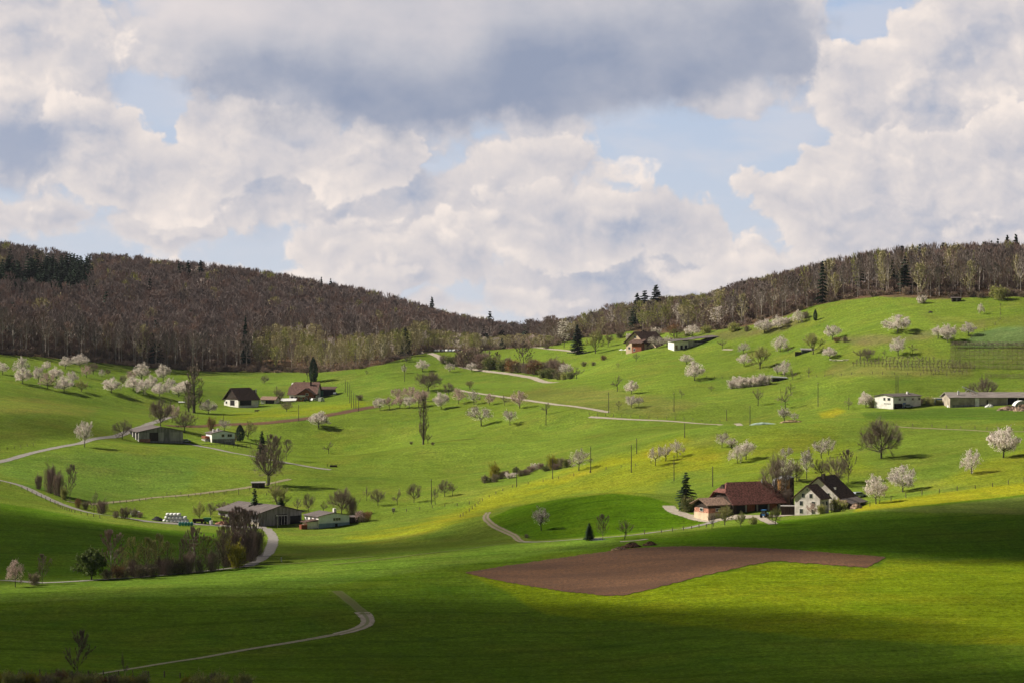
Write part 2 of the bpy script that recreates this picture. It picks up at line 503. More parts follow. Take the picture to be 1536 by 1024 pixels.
# kinds of ground cover: colour of the crop (one patch has sunlight painted in), outline in photo pixels, edge softness (px), weight, nearest and farthest distance
FIELDS = [
 # base tones of broad areas
 ((0.112,0.168,0.022), [(-900,560),(0,545),(300,560),(620,530),(740,540),(860,575),(700,600),(560,612),(450,600),(300,610),(0,640),(-900,660)], 10, .8, 1000, 1600),
 ((0.150,0.170,0.030), [(-600,595),(60,597),(150,612),(130,624),(0,622),(-600,640)], 4, .7, 900, 1300),
 ((0.135,0.150,0.032), [(740,600),(800,582),(880,580),(960,590),(1060,606),(1000,624),(900,618),(820,604)], 4, .8, 900, 1400),
 ((0.105,0.180,0.030), [(0,690),(120,672),(300,690),(280,735),(150,752),(90,745),(0,715)], 8, .6, 800, 1100),
 ((0.072,0.125,0.016), [(1290,618),(1420,611),(1700,616),(1700,632),(1420,628),(1300,628)], 1.5, .85, 800, 1200),
 ((0.100,0.150,0.050), [(1440,520),(1462,500),(1500,490),(1700,488),(1700,522),(1480,520)], 2, .9, 900, 1300),
 ((0.150,0.125,0.060), [(1250,508),(1300,502),(1350,506),(1430,490),(1475,482),(1480,492),(1420,500),(1360,514),(1280,518)], 4, .6, 900, 1300),
 ((0.130,0.135,0.030), [(1380,470),(1450,482),(1536,470),(1700,470),(1700,485),(1480,490),(1400,484)], 5, .5, 900, 1300),
 ((0.150,0.155,0.040), [(1250,545),(1350,538),(1460,545),(1460,566),(1240,562)], 5, .6, 900, 1300),
 ((0.120,0.100,0.045), [(1050,503),(1130,492),(1200,470),(1215,474),(1180,496),(1090,510)], 4, .6, 1000, 1500),
 # yellow dandelion meadows
 ((0.330,0.300,0.006), [(1045,662),(1000,678),(940,690),(880,712),(800,735),(740,765),(640,800),(560,812),(520,806),(640,782),(760,735),(850,708),(960,676),(1030,655)], 9, .40, 700, 1100),
 ((0.280,0.275,0.008), [(940,690),(1060,668),(1080,690),(1010,712),(980,735),(850,745),(760,762),(800,735)], 12, .38, 700, 1100),
 ((0.420,0.340,0.004), [(1226,618),(1256,611),(1268,616),(1250,626),(1232,626)], 3, .35, 850, 1200),
 ((0.200,0.220,0.008), [(930,680),(1250,640),(1300,700),(1250,720),(1060,712),(990,700)], 20, .30, 700, 1000),
 ((0.380,0.320,0.004), [(1290,757),(1400,741),(1536,724),(1700,712),(1700,738),(1536,744),(1400,757),(1280,768)], 3, .42, 640, 800),
 ((0.240,0.235,0.008), [(1400,730),(1470,690),(1600,660),(1600,720),(1536,726)], 10, .36, 700, 900),
 ((0.200,0.225,0.008), [(430,625),(300,628),(430,612),(540,600),(560,608)], 6, .5, 900, 1400),
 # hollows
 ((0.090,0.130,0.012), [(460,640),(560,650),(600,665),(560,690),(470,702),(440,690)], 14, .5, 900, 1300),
 # winter wheat
 ((0.068,0.138,0.004), [(728,780),(770,760),(850,746),(920,740),(970,744),(1014,757),(1008,764),(1050,779),(1062,784),(950,800),(860,806),(800,809),(770,797)], 1.2, .95, 690, 850),
 ((0.070,0.138,0.008), [(-900,745),(0,755),(60,764),(150,782),(240,794),(330,799),(390,800),(370,835),(340,853),(150,867),(-900,880)], 1.5, .9, 610, 880),
 # foreground crops, with the sunlit patch painted as a brighter colour
 ((0.085,0.145,0.010), [(-1500,872),(0,874),(380,850),(700,822),(905,806),(1000,800),(1180,779),(1536,741),(2600,700),(2600,1500),(-1500,1500)], 1.0, 1.0, 0, 722),
 ((0.110,0.180,0.022), [(-1500,872),(0,874),(380,850),(700,820),(905,806),(960,812),(700,846),(380,893),(-1500,935)], 2.0, .8, 0, 700),
 ((0.150,0.195,0.006), [(700,858),(930,894),(1150,842),(1320,852),(1330,838),(2300,838),(2300,985),(1300,960),(820,920)], 4.0, .75, 0, 700),  # sunlit patch: its brighter, yellower tone is painted into the crop colour
 ((0.068,0.138,0.005), [(960,812),(1180,779),(1536,768),(2600,760),(2600,836),(1330,836),(1150,822)], 2.0, .9, 0, 722),
 ((0.135,0.160,0.040), [(1290,766),(1400,758),(1536,744),(2600,740),(2600,768),(1536,771),(1400,768)], 1.2, .6, 0, 722),
 ((0.105,0.150,0.025), [(495,888),(520,892),(556,925),(545,930),(515,905)], 6, .55, 0, 700),
]
# woodland floors: leaf litter
LEFTEDGE = [(-1200,520),(-60,528),(0,531),(50,535),(100,540),(150,544),(200,549),(250,553),(300,556),(350,557),(400,558),(450,558),(500,557),(540,553),(575,546),(605,538),(630,530),(660,527),(720,527),(770,522),(830,519)]
RIGHTEDGE = [(838,515),(870,507),(905,503),(960,500),(1030,498),(1075,495),(1115,491),(1150,483),(1185,473),(1215,461),(1250,453),(1290,448),(1340,447),(1400,449),(1480,447),(1540,446),(1620,444),(2600,430)]
LITTER = (0.105, 0.070, 0.040)


def edge_depth(edge):
    out = []
    for (x, y) in edge:
        xx = min(max(x, -60), 1596)
        p = G(xx, y)
        out.append((x, p.y))
    return out


TRAM = [(0.068,0.138,0.004),(0.070,0.138,0.008),(0.110,0.180,0.022),(0.068,0.138,0.005),(0.072,0.125,0.016),(0.105,0.180,0.030),(0.085,0.145,0.010)]
TR = np.zeros((ND, NX))


def col_field():
    colr = np.empty((ND, NX, 3))
    colr[:] = GRASS
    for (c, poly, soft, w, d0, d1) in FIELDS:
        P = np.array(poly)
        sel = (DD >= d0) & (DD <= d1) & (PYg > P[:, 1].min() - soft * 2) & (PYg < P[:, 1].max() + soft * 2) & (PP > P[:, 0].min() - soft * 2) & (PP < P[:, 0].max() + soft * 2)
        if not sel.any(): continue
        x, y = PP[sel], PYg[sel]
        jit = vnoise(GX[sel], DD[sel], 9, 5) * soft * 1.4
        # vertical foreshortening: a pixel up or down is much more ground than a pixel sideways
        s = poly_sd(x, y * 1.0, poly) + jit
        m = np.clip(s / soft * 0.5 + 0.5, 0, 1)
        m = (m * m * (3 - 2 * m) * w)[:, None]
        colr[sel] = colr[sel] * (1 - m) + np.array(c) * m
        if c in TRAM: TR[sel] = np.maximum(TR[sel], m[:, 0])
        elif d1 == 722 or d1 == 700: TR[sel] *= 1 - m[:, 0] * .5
    for edge in (LEFTEDGE, RIGHTEDGE):
        ed = edge_depth(edge)
        ex = np.interp(PXS, [e[0] for e in ed], [e[1] for e in ed])
        rng = (PXS >= ed[0][0]) & (PXS <= ed[-1][0])
        m = np.clip((DD - ex[None] + vnoise(GX, DD, 6, 3) * 6) / 3.0, 0, 1) * rng[None]
        m = m[..., None]
        colr = colr * (1 - m) + np.array(LITTER) * m
    return colr


LDEP = edge_depth(LEFTEDGE)
RDEP = edge_depth(RIGHTEDGE)


def bsdf_mat(name):
    m = bpy.data.materials.new(name)
    m.use_nodes = True
    m.node_tree.nodes.clear()
    T = NT(m.node_tree)
    out = T.n('ShaderNodeOutputMaterial')
    b = T.n('ShaderNodeBsdfPrincipled')
    T.nt.links.new(b.outputs[0], out.inputs[0])
    b.inputs['Roughness'].default_value = 0.85
    b.inputs['Specular IOR Level'].default_value = 0.15
    return m, T, b


def ground_mat():
    m, T, b = bsdf_mat('meadow')
    at = T.n('ShaderNodeAttribute', attribute_name='crop')
    pos = T.n('ShaderNodeNewGeometry').outputs['Position']
    px, py, pz = T.sep(pos)
    p2 = T.xyz(px, py, 0.0)
    big = T.mr(T.noise(p2, 0.012, 4, 0.55), 0.3, 0.7, 0.78, 1.22, 'LINEAR')
    mid = T.mr(T.noise(p2, 0.16, 5, 0.72), 0.32, 0.68, 0.80, 1.20, 'LINEAR')
    sm = T.mr(T.noise(p2, 0.9, 5, 0.75), 0.32, 0.68, 0.5, 1.5, 'LINEAR')
    streak = T.mr(T.noise(T.vm('MULTIPLY', p2, (0.035, 0.42, 1)), 1.0, 5, 0.65), 0.3, 0.7, 0.84, 1.16, 'LINEAR')
    fine = T.mr(T.noise(p2, 3.2, 3, 0.7), 0.3, 0.7, 0.68, 1.32, 'LINEAR')
    streak = T.m('MULTIPLY', streak, fine)
    fac = T.m('MULTIPLY', T.m('MULTIPLY', T.m('MULTIPLY', big, mid), sm), streak)
    c = T.mix(1.0, at.outputs[0], T.xyz(fac, fac, fac), 'MULTIPLY')
    # drier, yellower tussocks and lush patches
    dry = T.mr(T.noise(p2, 0.035, 7, 0.65), 0.46, 0.70, 0.0, 0.42)
    c = T.mix(dry, c, T.mix(1.0, c, (1.55, 1.05, 1.6), 'MULTIPLY'))
    lush = T.mr(T.noise(T.vm('ADD', p2, (311, 77, 0)), 0.05, 6, 0.6), 0.5, 0.72, 0.0, 0.45)
    c = T.mix(lush, c, T.mix(1.0, c, (0.62, 0.88, 0.9), 'MULTIPLY'))
    tus = T.mr(T.noise(T.vm('ADD', p2, (11, 907, 0)), 0.42, 4, 0.7), 0.60, 0.70, 0.0, 0.50)
    c = T.mix(tus, c, T.mix(1.0, c, (0.45, 0.55, 0.6), 'MULTIPLY'))
    # wheel lines of the sprayer in the sown fields
    tr_ = T.n('ShaderNodeAttribute', attribute_name='tram').outputs['Fac']
    wob = T.m('MULTIPLY', T.noise(p2, 0.008, 2, 0.5), 60.0)
    s_ = T.m('ADD', T.m('ADD', T.m('MULTIPLY', py, 0.985), T.m('MULTIPLY', px, -0.20)), wob)
    fr_ = T.m('ABSOLUTE', T.m('SUBTRACT', T.m('FRACT', T.m('DIVIDE', s_, 15.0)), 0.5))
    ln = T.m('MULTIPLY', T.mr(fr_, 0.075, 0.03, 0.0, 0.55), tr_)
    row = T.m('MULTIPLY', T.mr(T.m('ABSOLUTE', T.m('SUBTRACT', T.m('FRACT', T.m('DIVIDE', s_, 3.0)), 0.5)), 0.1, 0.4, 0.0, 0.14), tr_)
    c = T.mix(ln, c, T.mix(1.0, c, (0.55, 0.62, 0.6), 'MULTIPLY'))
    c = T.mix(row, c, T.mix(1.0, c, (0.5, 0.5, 0.5), 'MULTIPLY'))
    T.put(b.inputs['Base Color'], c)
    bmp = T.n('ShaderNodeBump')
    bmp.inputs['Strength'].default_value = 0.9
    bmp.inputs['Distance'].default_value = 0.35
    T.put(bmp.inputs['Height'], T.m('ADD', T.noise(p2, 0.55, 6, 0.75), T.m('MULTIPLY', T.noise(p2, 0.12, 3, 0.5), 1.5)))
    T.nt.links.new(bmp.outputs[0], b.inputs['Normal'])
    b.inputs['Sheen Weight'].default_value = 0.0
    b.inputs['Specular IOR Level'].default_value = 0.0
    b.inputs['Roughness'].default_value = 1.0
    return m


V = np.stack([GX, DD, Zg], -1).reshape(-1, 3)
me = grid_mesh('ground', V, ND, NX)
CF = col_field()
at = me.attributes.new('crop', 'FLOAT_COLOR', 'POINT')
at.data.foreach_set('color', np.concatenate([CF.reshape(-1, 3), np.ones((ND * NX, 1))], 1).astype(np.float32).ravel())
me.attributes.new('tram', 'FLOAT', 'POINT').data.foreach_set('value', TR.astype(np.float32).ravel())
me.materials.append(ground_mat())
ground = bpy.data.objects.new('ground', me)
COL.objects.link(ground)
tag(ground, 'rolling green meadows and crop fields of the valley', kind='structure')


# ------------------------------------------------------------------ simple materials
MATS = {}


def mat(name, col, rough=0.8, var=0.15, scale=1.5, spec=0.2, metal=0.0, col2=None, stretch=(1, 1, 1), bump=0.0, world_rand=0.0, transl=0.0):
    if name in MATS: return MATS[name]
    m, T, b = bsdf_mat(name)
    oc = T.n('ShaderNodeTexCoord').outputs['Object']
    v = T.vm('MULTIPLY', oc, stretch)
    n = T.noise(v, scale, 5, 0.6)
    c2 = col2 or tuple(x * (1 - var * 1.6) for x in col)
    c = T.mix(T.mr(n, 0.35, 0.65, 0, 1), tuple(x * (1 + var * .6) for x in col), c2)
    if world_rand:
        oi = T.n('ShaderNodeObjectInfo').outputs['Random']
        f = T.mr(oi, 0, 1, 1 - world_rand, 1 + world_rand, 'LINEAR')
        c = T.mix(1.0, c, T.xyz(f, f, f), 'MULTIPLY')
    T.put(b.inputs['Base Color'], c)
    b.inputs['Roughness'].default_value = rough
    b.inputs['Specular IOR Level'].default_value = spec
    b.inputs['Metallic'].default_value = metal
    if bump:
        bm = T.n('ShaderNodeBump')
        bm.inputs['Strength'].default_value = bump
        bm.inputs['Distance'].default_value = 0.1
        T.put(bm.inputs['Height'], n)
        T.nt.links.new(bm.outputs[0], b.inputs['Normal'])
    if transl:
        tr = T.n('ShaderNodeBsdfTranslucent')
        T.put(tr.inputs[0], c)
        mx = T.n('ShaderNodeMixShader')
        mx.inputs[0].default_value = transl
        T.nt.links.new(b.outputs[0], mx.inputs[1])
        T.nt.links.new(tr.outputs[0], mx.inputs[2])
        out = [x for x in T.nt.nodes if x.type == 'OUTPUT_MATERIAL'][0]
        T.nt.links.new(mx.outputs[0], out.inputs[0])
    MATS[name] = m
    return m


class MB:
    """mesh builder: boxes, tubes, prisms collected into one mesh"""
    def __init__(s):
        s.v, s.f, s.mi = [], [], []

    def poly(s, vs, fs, mi=0):
        o = len(s.v)
        s.v += [tuple(x) for x in vs]
        for f in fs:
            s.f.append(tuple(i + o for i in f))
            s.mi.append(mi)
        return s

    def box(s, x0, x1, y0, y1, z0, z1, mi=0):
        v = [(x0, y0, z0), (x1, y0, z0), (x1, y1, z0), (x0, y1, z0), (x0, y0, z1), (x1, y0, z1), (x1, y1, z1), (x0, y1, z1)]
        return s.poly(v, [(0, 3, 2, 1), (4, 5, 6, 7), (0, 1, 5, 4), (1, 2, 6, 5), (2, 3, 7, 6), (3, 0, 4, 7)], mi)

    def tube(s, p0, p1, r0, r1, n=6, mi=0, cap=False):
        p0, p1 = Vector(p0), Vector(p1)
        d = (p1 - p0)
        if d.length < 1e-9: return s
        d.normalize()
        a = d.orthogonal().normalized()
        b = d.cross(a)
        vs = []
        for p, r in ((p0, r0), (p1, r1)):
            for k in range(n):
                t = 2 * math.pi * k / n
                vs.append(p + a * (math.cos(t) * r) + b * (math.sin(t) * r))
        fs = [(k, (k + 1) % n, n + (k + 1) % n, n + k) for k in range(n)]
        if cap: fs += [tuple(range(n))[::-1], tuple(range(n, 2 * n))]
        return s.poly(vs, fs, mi)

    def mesh(s, name, mats, smooth=False):
        me = bpy.data.meshes.new(name)
        me.from_pydata(s.v, [], s.f)
        for m in (mats if isinstance(mats, (list, tuple)) else [mats]): me.materials.append(m)
        if any(s.mi): me.polygons.foreach_set('material_index', s.mi)
        if smooth: me.polygons.foreach_set('use_smooth', [True] * len(s.f))
        me.update()
        return me

    def build(s, name, mats, parent=None, smooth=False):
        o = bpy.data.objects.new(name, s.mesh(name, mats, smooth))
        COL.objects.link(o)
        if parent is not None: o.parent = parent
        return o


# ------------------------------------------------------------------ unseen clouds overhead, shaped to cast chosen shadows on the fields
def cloud_shadow(poly, alt=620.0, edge=26.0, thick=60.0, dens=0.0155, seed=1, na=1.0):
    P = []
    n = len(poly)
    for k in range(n):
        a, b = poly[k], poly[(k + 1) % n]
        for t in (0, .5):
            x, y = a[0] + (b[0] - a[0]) * t, a[1] + (b[1] - a[1]) * t
            xx, yy = min(max(x, -2500), 4000), min(y, 1060)
            p = G(xx, yy)
            if y > 1060: p.y -= (y - 1060) * 1.0
            s = (alt - p.z) / SUN.z
            P.append((p.x + SUN.x * s, p.y + SUN.y * s))
    A = np.array(P)
    x0, y0 = A.min(0) - 20
    x1, y1 = A.max(0) + 20
    st = 6.0
    xs, ys = np.arange(x0, x1, st), np.arange(y0, y1, st)
    X, Y = np.meshgrid(xs, ys)
    sd = poly_sd(X, Y, P) + (vnoise(X, Y, 60, seed) * 26 + vnoise(X, Y, 25, seed + 4) * 10) * na + edge * .25
    t = np.clip(sd / edge, 0, 1)
    h = thick * (t * t * (3 - 2 * t)) * (1 + 0.5 * vnoise(X, Y, 90, seed + 9))
    h[0, :] = h[-1, :] = 0
    h[:, 0] = h[:, -1] = 0
    idx = -np.ones(h.shape, int)
    keep = h > 0
    nr, nc = h.shape
    fm = np.zeros((nr - 1, nc - 1), bool)
    fm |= keep[:-1, :-1] | keep[1:, :-1] | keep[:-1, 1:] | keep[1:, 1:]
    used = np.zeros(h.shape, bool)
    used[:-1, :-1] |= fm; used[1:, :-1] |= fm; used[:-1, 1:] |= fm; used[1:, 1:] |= fm
    ji = np.argwhere(used)
    idx[used] = np.arange(len(ji))
    N = len(ji)
    hh = h[used]
    top = np.stack([X[used], Y[used], alt + hh * 0.7], 1)
    bot = np.stack([X[used], Y[used], alt - hh * 0.3], 1)
    Vv = np.concatenate([top, bot])
    # border vertices have zero thickness: share them so that the cloud is closed
    bmap = np.where(hh > 0, np.arange(N) + N, np.arange(N))
    F = []
    for (j, i) in np.argwhere(fm):
        a, b, c, d = idx[j, i], idx[j, i + 1], idx[j + 1, i + 1], idx[j + 1, i]
        F.append((a, b, c, d))
        q = (bmap[d], bmap[c], bmap[b], bmap[a])
        F.append(tuple(int(t) for t in q))
    me = bpy.data.meshes.new('cloud')
    me.from_pydata(Vv.tolist(), [], [tuple(int(t) for t in f) for f in F])
    m = bpy.data.materials.new('cloud_vapour')
    m.use_nodes = True
    m.node_tree.nodes.clear()
    T = NT(m.node_tree)
    out = T.n('ShaderNodeOutputMaterial')
    vol = T.n('ShaderNodeVolumePrincipled')
    vol.inputs['Color'].default_value = (0.75, 0.78, 0.85, 1)
    vol.inputs['Density'].default_value = dens
    T.nt.links.new(vol.outputs[0], out.inputs['Volume'])
    me.materials.append(m)
    me.update()
    o = bpy.data.objects.new('cloud', me)  # out of view; outline traced back from the shadow it should cast
    COL.objects.link(o)
    tag(o, kind='structure')
    return o


SHADOWS = [  # wanted shadow outlines, each projected up to an unseen cloud
 ([(-900,915),(0,893),(380,874),(560,852),(690,832),(735,850),(755,880),(700,893),(790,912),(1000,918),(1160,930),(1260,962),(1400,992),(2600,1030),(2600,1350),(-900,1350)], dict(seed=3, edge=22, thick=75)),
 ([(850,820),(960,808),(1000,800),(1180,783),(1300,769),(1400,760),(1536,748),(2400,735),(2400,842),(1536,844),(1400,846),(1250,836),(1100,822),(980,826)], dict(seed=12, edge=9, thick=70, na=.25)),
 ([(-900,752),(30,762),(170,784),(280,800),(420,812),(400,840),(330,852),(200,862),(0,872),(-900,900)], dict(seed=21, edge=22, na=.6)),
 ([(400,838),(470,820),(600,808),(700,782),(735,764),(775,752),(815,752),(830,775),(820,800),(790,812),(640,828),(500,840)], dict(seed=33, edge=14, thick=55, na=.4)),
 ([(-300,632),(40,626),(110,634),(125,650),(60,664),(-60,680),(-300,690)], dict(seed=43, edge=26, thick=28)),  # added cloud, partly in place of the hollow's own terrain shade
 ([(600,855),(700,834),(900,818),(1100,812),(1270,826),(1100,846),(960,866),(880,872),(760,866)], dict(seed=47, edge=24, thick=24)),
]
for poly, kw in SHADOWS:
    cloud_shadow(poly, **kw)


# ------------------------------------------------------------------ roads and strips
def resample(P, step):
    out = [P[0]]
    for a, b in zip(P[:-1], P[1:]):
        L = (b - a).length
        n = max(1, int(L / step))
        for k in range(1, n + 1): out.append(a.lerp(b, k / n))
    return out


def ribbon(name, pix, width, m, lift=0.08, step=3.0, label=None, smooth=3, w_end=None, kind='structure'):
    P = [Vector((p.x, p.y, 0)) for p in (G(*q) for q in pix)]
    P = resample(P, step)
    for _ in range(smooth):
        P = [P[0]] + [(P[i - 1] + P[i] * 2 + P[i + 1]) / 4 for i in range(1, len(P) - 1)] + [P[-1]]
    nc = 7
    V = []
    for i, p in enumerate(P):
        d = (P[min(i + 1, len(P) - 1)] - P[max(i - 1, 0)]).normalized()
        nrm = Vector((-d.y, d.x, 0))
        w = width if w_end is None else width + (w_end - width) * i / (len(P) - 1)
        w *= 1 + 0.12 * math.sin(i * 1.7) * random.random()
        for k in range(nc):
            q = p + nrm * w * (k / (nc - 1) - 0.5)
            V.append((q.x, q.y, 0))
    V = np.array(V)
    V[:, 2] = hz(V[:, 0], V[:, 1]) + lift
    me = grid_mesh(name, V, len(P), nc)
    me.materials.append(m)
    # cross-road coordinate for wheel tracks
    uv = me.attributes.new('across', 'FLOAT', 'POINT')
    uv.data.foreach_set('value', np.tile(np.linspace(-1, 1, nc), len(P)).astype(np.float32))
    o = bpy.data.objects.new(name, me)
    COL.objects.link(o)
    tag(o, label, kind=kind)
    return o


def road_mat(name, col, grassy=0.0, edge=0.85):
    m, T, b = bsdf_mat(name)
    pos = T.n('ShaderNodeNewGeometry').outputs['Position']
    n = T.noise(pos, 0.8, 6, 0.65)
    c = T.mix(T.mr(n, 0.3, 0.7), tuple(x * 1.1 for x in col), tuple(x * 0.78 for x in col))
    ac = T.n('ShaderNodeAttribute', attribute_name='across').outputs['Fac']
    aa = T.m('ABSOLUTE', ac)
    g = T.mr(T.m('ADD', aa, T.m('MULTIPLY', T.m('SUBTRACT', n, 0.5), 1.6)), edge, edge + 0.25)
    if grassy:
        mid = T.mr(T.m('ADD', aa, T.m('MULTIPLY', T.m('SUBTRACT', n, 0.5), 0.5)), 0.32, 0.18, 0.0, grassy)
        g = T.m('MAXIMUM', g, mid)
    c = T.mix(g, c, (0.13, 0.16, 0.03))
    T.put(b.inputs['Base Color'], c)
    return m


GRAVEL = road_mat('gravel', (0.36, 0.31, 0.25))
ASPH = road_mat('pale_asphalt', (0.27, 0.245, 0.225))
TRACK = road_mat('farm_track_surface', (0.30, 0.24, 0.17), grassy=0.8, edge=0.8)
RUTS = road_mat('rutted_gravel', (0.38, 0.32, 0.25), grassy=0.7)
FAINT = road_mat('worn_grass_track', (0.135, 0.135, 0.035), grassy=0.5, edge=0.45)

ribbon('road', [(-80,705),(-20,696),(0,692),(40,681),(80,672),(120,665),(165,655),(190,648),(215,640),(240,630),(262,624)], 3.7, ASPH)
ribbon('road', [(-60,708),(0,720),(30,727),(55,739),(80,751),(110,762),(150,771),(190,777),(215,780)], 3.9, ASPH)
ribbon('yard', [(205,780),(250,784),(300,785),(345,789),(400,791)], 6.0, ASPH)
ribbon('road', [(400,792),(410,806),(408,818),(398,832),(385,842),(372,849)], 3.6, ASPH)
ribbon('road', [(372,849),(345,852),(300,857),(250,861),(200,866),(150,869),(110,872),(60,875),(0,870),(-40,868)], 2.6, ASPH, lift=.10)
ribbon('path', [(385,846),(430,846),(480,841),(560,834)], 1.4, FAINT)
ribbon('path', [(100,751),(130,757),(165,753),(230,745),(300,740),(360,733),(400,726),(435,718)], 2.4, TRACK)
ribbon('road', [(240,661),(270,662),(290,667),(320,672),(350,679),(385,685),(430,694),(470,701),(496,704)], 3.2, ASPH)
ribbon('road', [(628,524),(645,530),(665,541),(690,549),(720,555),(760,560),(800,566),(836,573)], 4.2, GRAVEL)
ribbon('road', [(690,585),(735,592),(770,597),(820,604),(870,611),(913,618)], 2.8, GRAVEL)
ribbon('road', [(884,625),(930,628),(980,630),(1030,633),(1080,636),(1110,638)], 2.6, GRAVEL)
ribbon('road', [(800,521),(830,524),(860,527),(880,529)], 2.8, GRAVEL)
ribbon('path', [(1084,524),(1092,524),(1099,524.5)], 1.6, GRAVEL)
ribbon('path', [(1340,639),(1400,642),(1460,645),(1540,647)], 1.6, TRACK)
ribbon('road', [(1003,758),(1005,764),(1015,769),(1035,774),(1060,780),(1080,781)], 4.0, GRAVEL)
ribbon('road', [(1080,779),(1060,785),(1035,790),(1005,795),(960,801),(935,804),(905,806)], 3.6, ASPH, w_end=2.2)
ribbon('road', [(905,806),(880,807),(850,810),(825,812),(800,813),(784,812)], 2.6, ASPH)
ribbon('path', [(784,812),(772,803),(755,795),(738,787),(728,778),(732,768)], 2.2, TRACK)
ribbon('path', [(790,812),(700,823),(600,835),(500,846)], 1.2, FAINT)
ribbon('path', [(505,886),(520,897),(535,910),(548,921)], 2.6, FAINT)
ribbon('path', [(543,918),(552,926),(556,933),(548,941),(530,947),(505,951)], 3.6, RUTS, w_end=2.6)
ribbon('path', [(505,951),(450,961),(390,970),(330,981),(260,992),(200,1002),(150,1010)], 1.5, RUTS, w_end=1.0)
ribbon('path', [(970,808),(955,812),(930,812)], 1.6, GRAVEL)
ribbon('yard', [(1075,778),(1100,776),(1130,775),(1160,774),(1190,772)], 7.0, GRAVEL, lift=.12)
ribbon('path', [(1142,776),(1150,781),(1160,786)], 3.0, GRAVEL, lift=.16)
SOILM, T_, b_ = bsdf_mat('ploughed_soil')
pos_ = T_.n('ShaderNodeNewGeometry').outputs['Position']
n1_ = T_.noise(T_.vm('MULTIPLY', pos_, (.5, 1.6, 1)), 0.05, 6, 0.7)
n2_ = T_.noise(pos_, 1.3, 5, 0.7)
wv_ = T_.n('ShaderNodeTexWave', wave_type='BANDS', bands_direction='X')
T_.put(wv_.inputs['Vector'], pos_)
wv_.inputs['Scale'].default_value = 0.22
wv_.inputs['Distortion'].default_value = 1.5
c_ = T_.mix(T_.mr(n1_, 0.35, 0.65), (0.180, 0.090, 0.043), (0.112, 0.058, 0.031))
c_ = T_.mix(T_.mr(n2_, 0.35, 0.7, 0, .8), c_, (0.06, 0.032, 0.022))
c_ = T_.mix(T_.m('MULTIPLY', wv_.outputs[1], 0.10), c_, (0.06, 0.03, 0.02))
T_.put(b_.inputs['Base Color'], c_)
bm_ = T_.n('ShaderNodeBump')
bm_.inputs['Strength'].default_value = 0.8
bm_.inputs['Distance'].default_value = 0.3
T_.put(bm_.inputs['Height'], n2_)
T_.nt.links.new(bm_.outputs[0], b_.inputs['Normal'])
ribbon('ploughed_strip', [(250,638),(330,636),(400,634),(450,629),(500,621),(540,613),(566,609)], 5.0, SOILM, w_end=11.0, lift=.1)


def patch(name, lower, upper, m, nu=140, nv=40, lift=0.10, label=None):
    def along(P, t):
        L = [0]
        for a, b in zip(P[:-1], P[1:]): L.append(L[-1] + math.hypot(b[0] - a[0], b[1] - a[1]))
        s = t * L[-1]
        return np.interp(s, L, [p[0] for p in P]), np.interp(s, L, [p[1] for p in P])
    V = []
    for j in range(nv + 1):
        for i in range(nu + 1):
            a = along(lower, i / nu)
            b = along(upper, i / nu)
            f = j / nv
            if j in (0, nv): a, b = (a[0], a[1] + random.uniform(-.9, .9)), (b[0], b[1] + random.uniform(-.6, .6))
            p = G(a[0] + (b[0] - a[0]) * f, a[1] + (b[1] - a[1]) * f)
            V.append((p.x, p.y, p.z + lift))
    V = np.array(V)
    me = grid_mesh(name, V, nv + 1, nu + 1)
    me.materials.append(m)
    o = bpy.data.objects.new(name, me)
    COL.objects.link(o)
    tag(o, label, kind='structure')
    return o


patch('ploughed_field', [(698,859),(740,869),(800,880),(860,888),(915,893.5),(940,892),(1000,877),(1060,862),(1120,848),(1165,841),(1230,846),(1300,851),(1328,836)],
      [(699,858),(760,848),(830,838),(900,828),(960,821),(1020,819),(1100,820),(1180,823),(1250,829),(1327,835)], SOILM)

# ================================================================== trees
from mathutils import noise as mnoise
BARK = mat('bark', (0.115, 0.090, 0.075), 0.9, 0.25, 3.0)
BARKD = mat('dark_bark', (0.060, 0.050, 0.045), 0.9, 0.25, 3.0)
BARKG = mat('grey_bark', (0.42, 0.37, 0.33), 0.9, 0.3, 3.0, world_rand=0.3)
TWIG = mat('twigs', (0.235, 0.180, 0.140), 0.9, 0.2, 0.4, world_rand=0.15)
TWIGR = mat('beech_twigs', (0.300, 0.212, 0.180), 0.9, 0.25, 0.3, world_rand=0.22)
TWIGB = mat('budding_twigs', (0.360, 0.325, 0.150), 0.9, 0.25, 0.4, world_rand=0.2)
BUD = mat('young_leaves', (0.400, 0.420, 0.110), 0.8, 0.3, 0.5, world_rand=0.2, transl=0.25)
LEAFG = mat('shrub_leaves', (0.115, 0.155, 0.040), 0.8, 0.3, 0.5, transl=0.2)
PALEB = mat('pale_buds', (0.50, 0.43, 0.26), 0.9, 0.25, 0.4, world_rand=0.2)
BLOS = mat('blossom', (0.90, 0.81, 0.74), 0.85, 0.08, 0.6, world_rand=0.10, transl=0.4)
PINK = mat('pink_blossom', (0.74, 0.56, 0.50), 0.85, 0.14, 0.6, world_rand=0.10, transl=0.4)
NEEDLE = mat('needles', (0.036, 0.062, 0.034), 0.9, 0.35, 0.5, world_rand=0.25)
TWIG2 = mat('grey_twigs', (0.250, 0.200, 0.185), 0.9, 0.25, 0.3, world_rand=0.25)
RUSTY = mat('rusty_twigs', (0.300, 0.150, 0.070), 0.9, 0.25, 0.3, world_rand=0.25)
YELB = mat('willow_buds', (0.34, 0.30, 0.04), 0.9, 0.2, 0.5, transl=0.2)
IVY = mat('ivy', (0.020, 0.036, 0.012), 0.7, 0.3, 1.0)


def rnd_dir(rg, up=0.0):
    v = Vector((rg.gauss(0, 1), rg.gauss(0, 1), rg.gauss(0, 1) + up))
    return v.normalized()


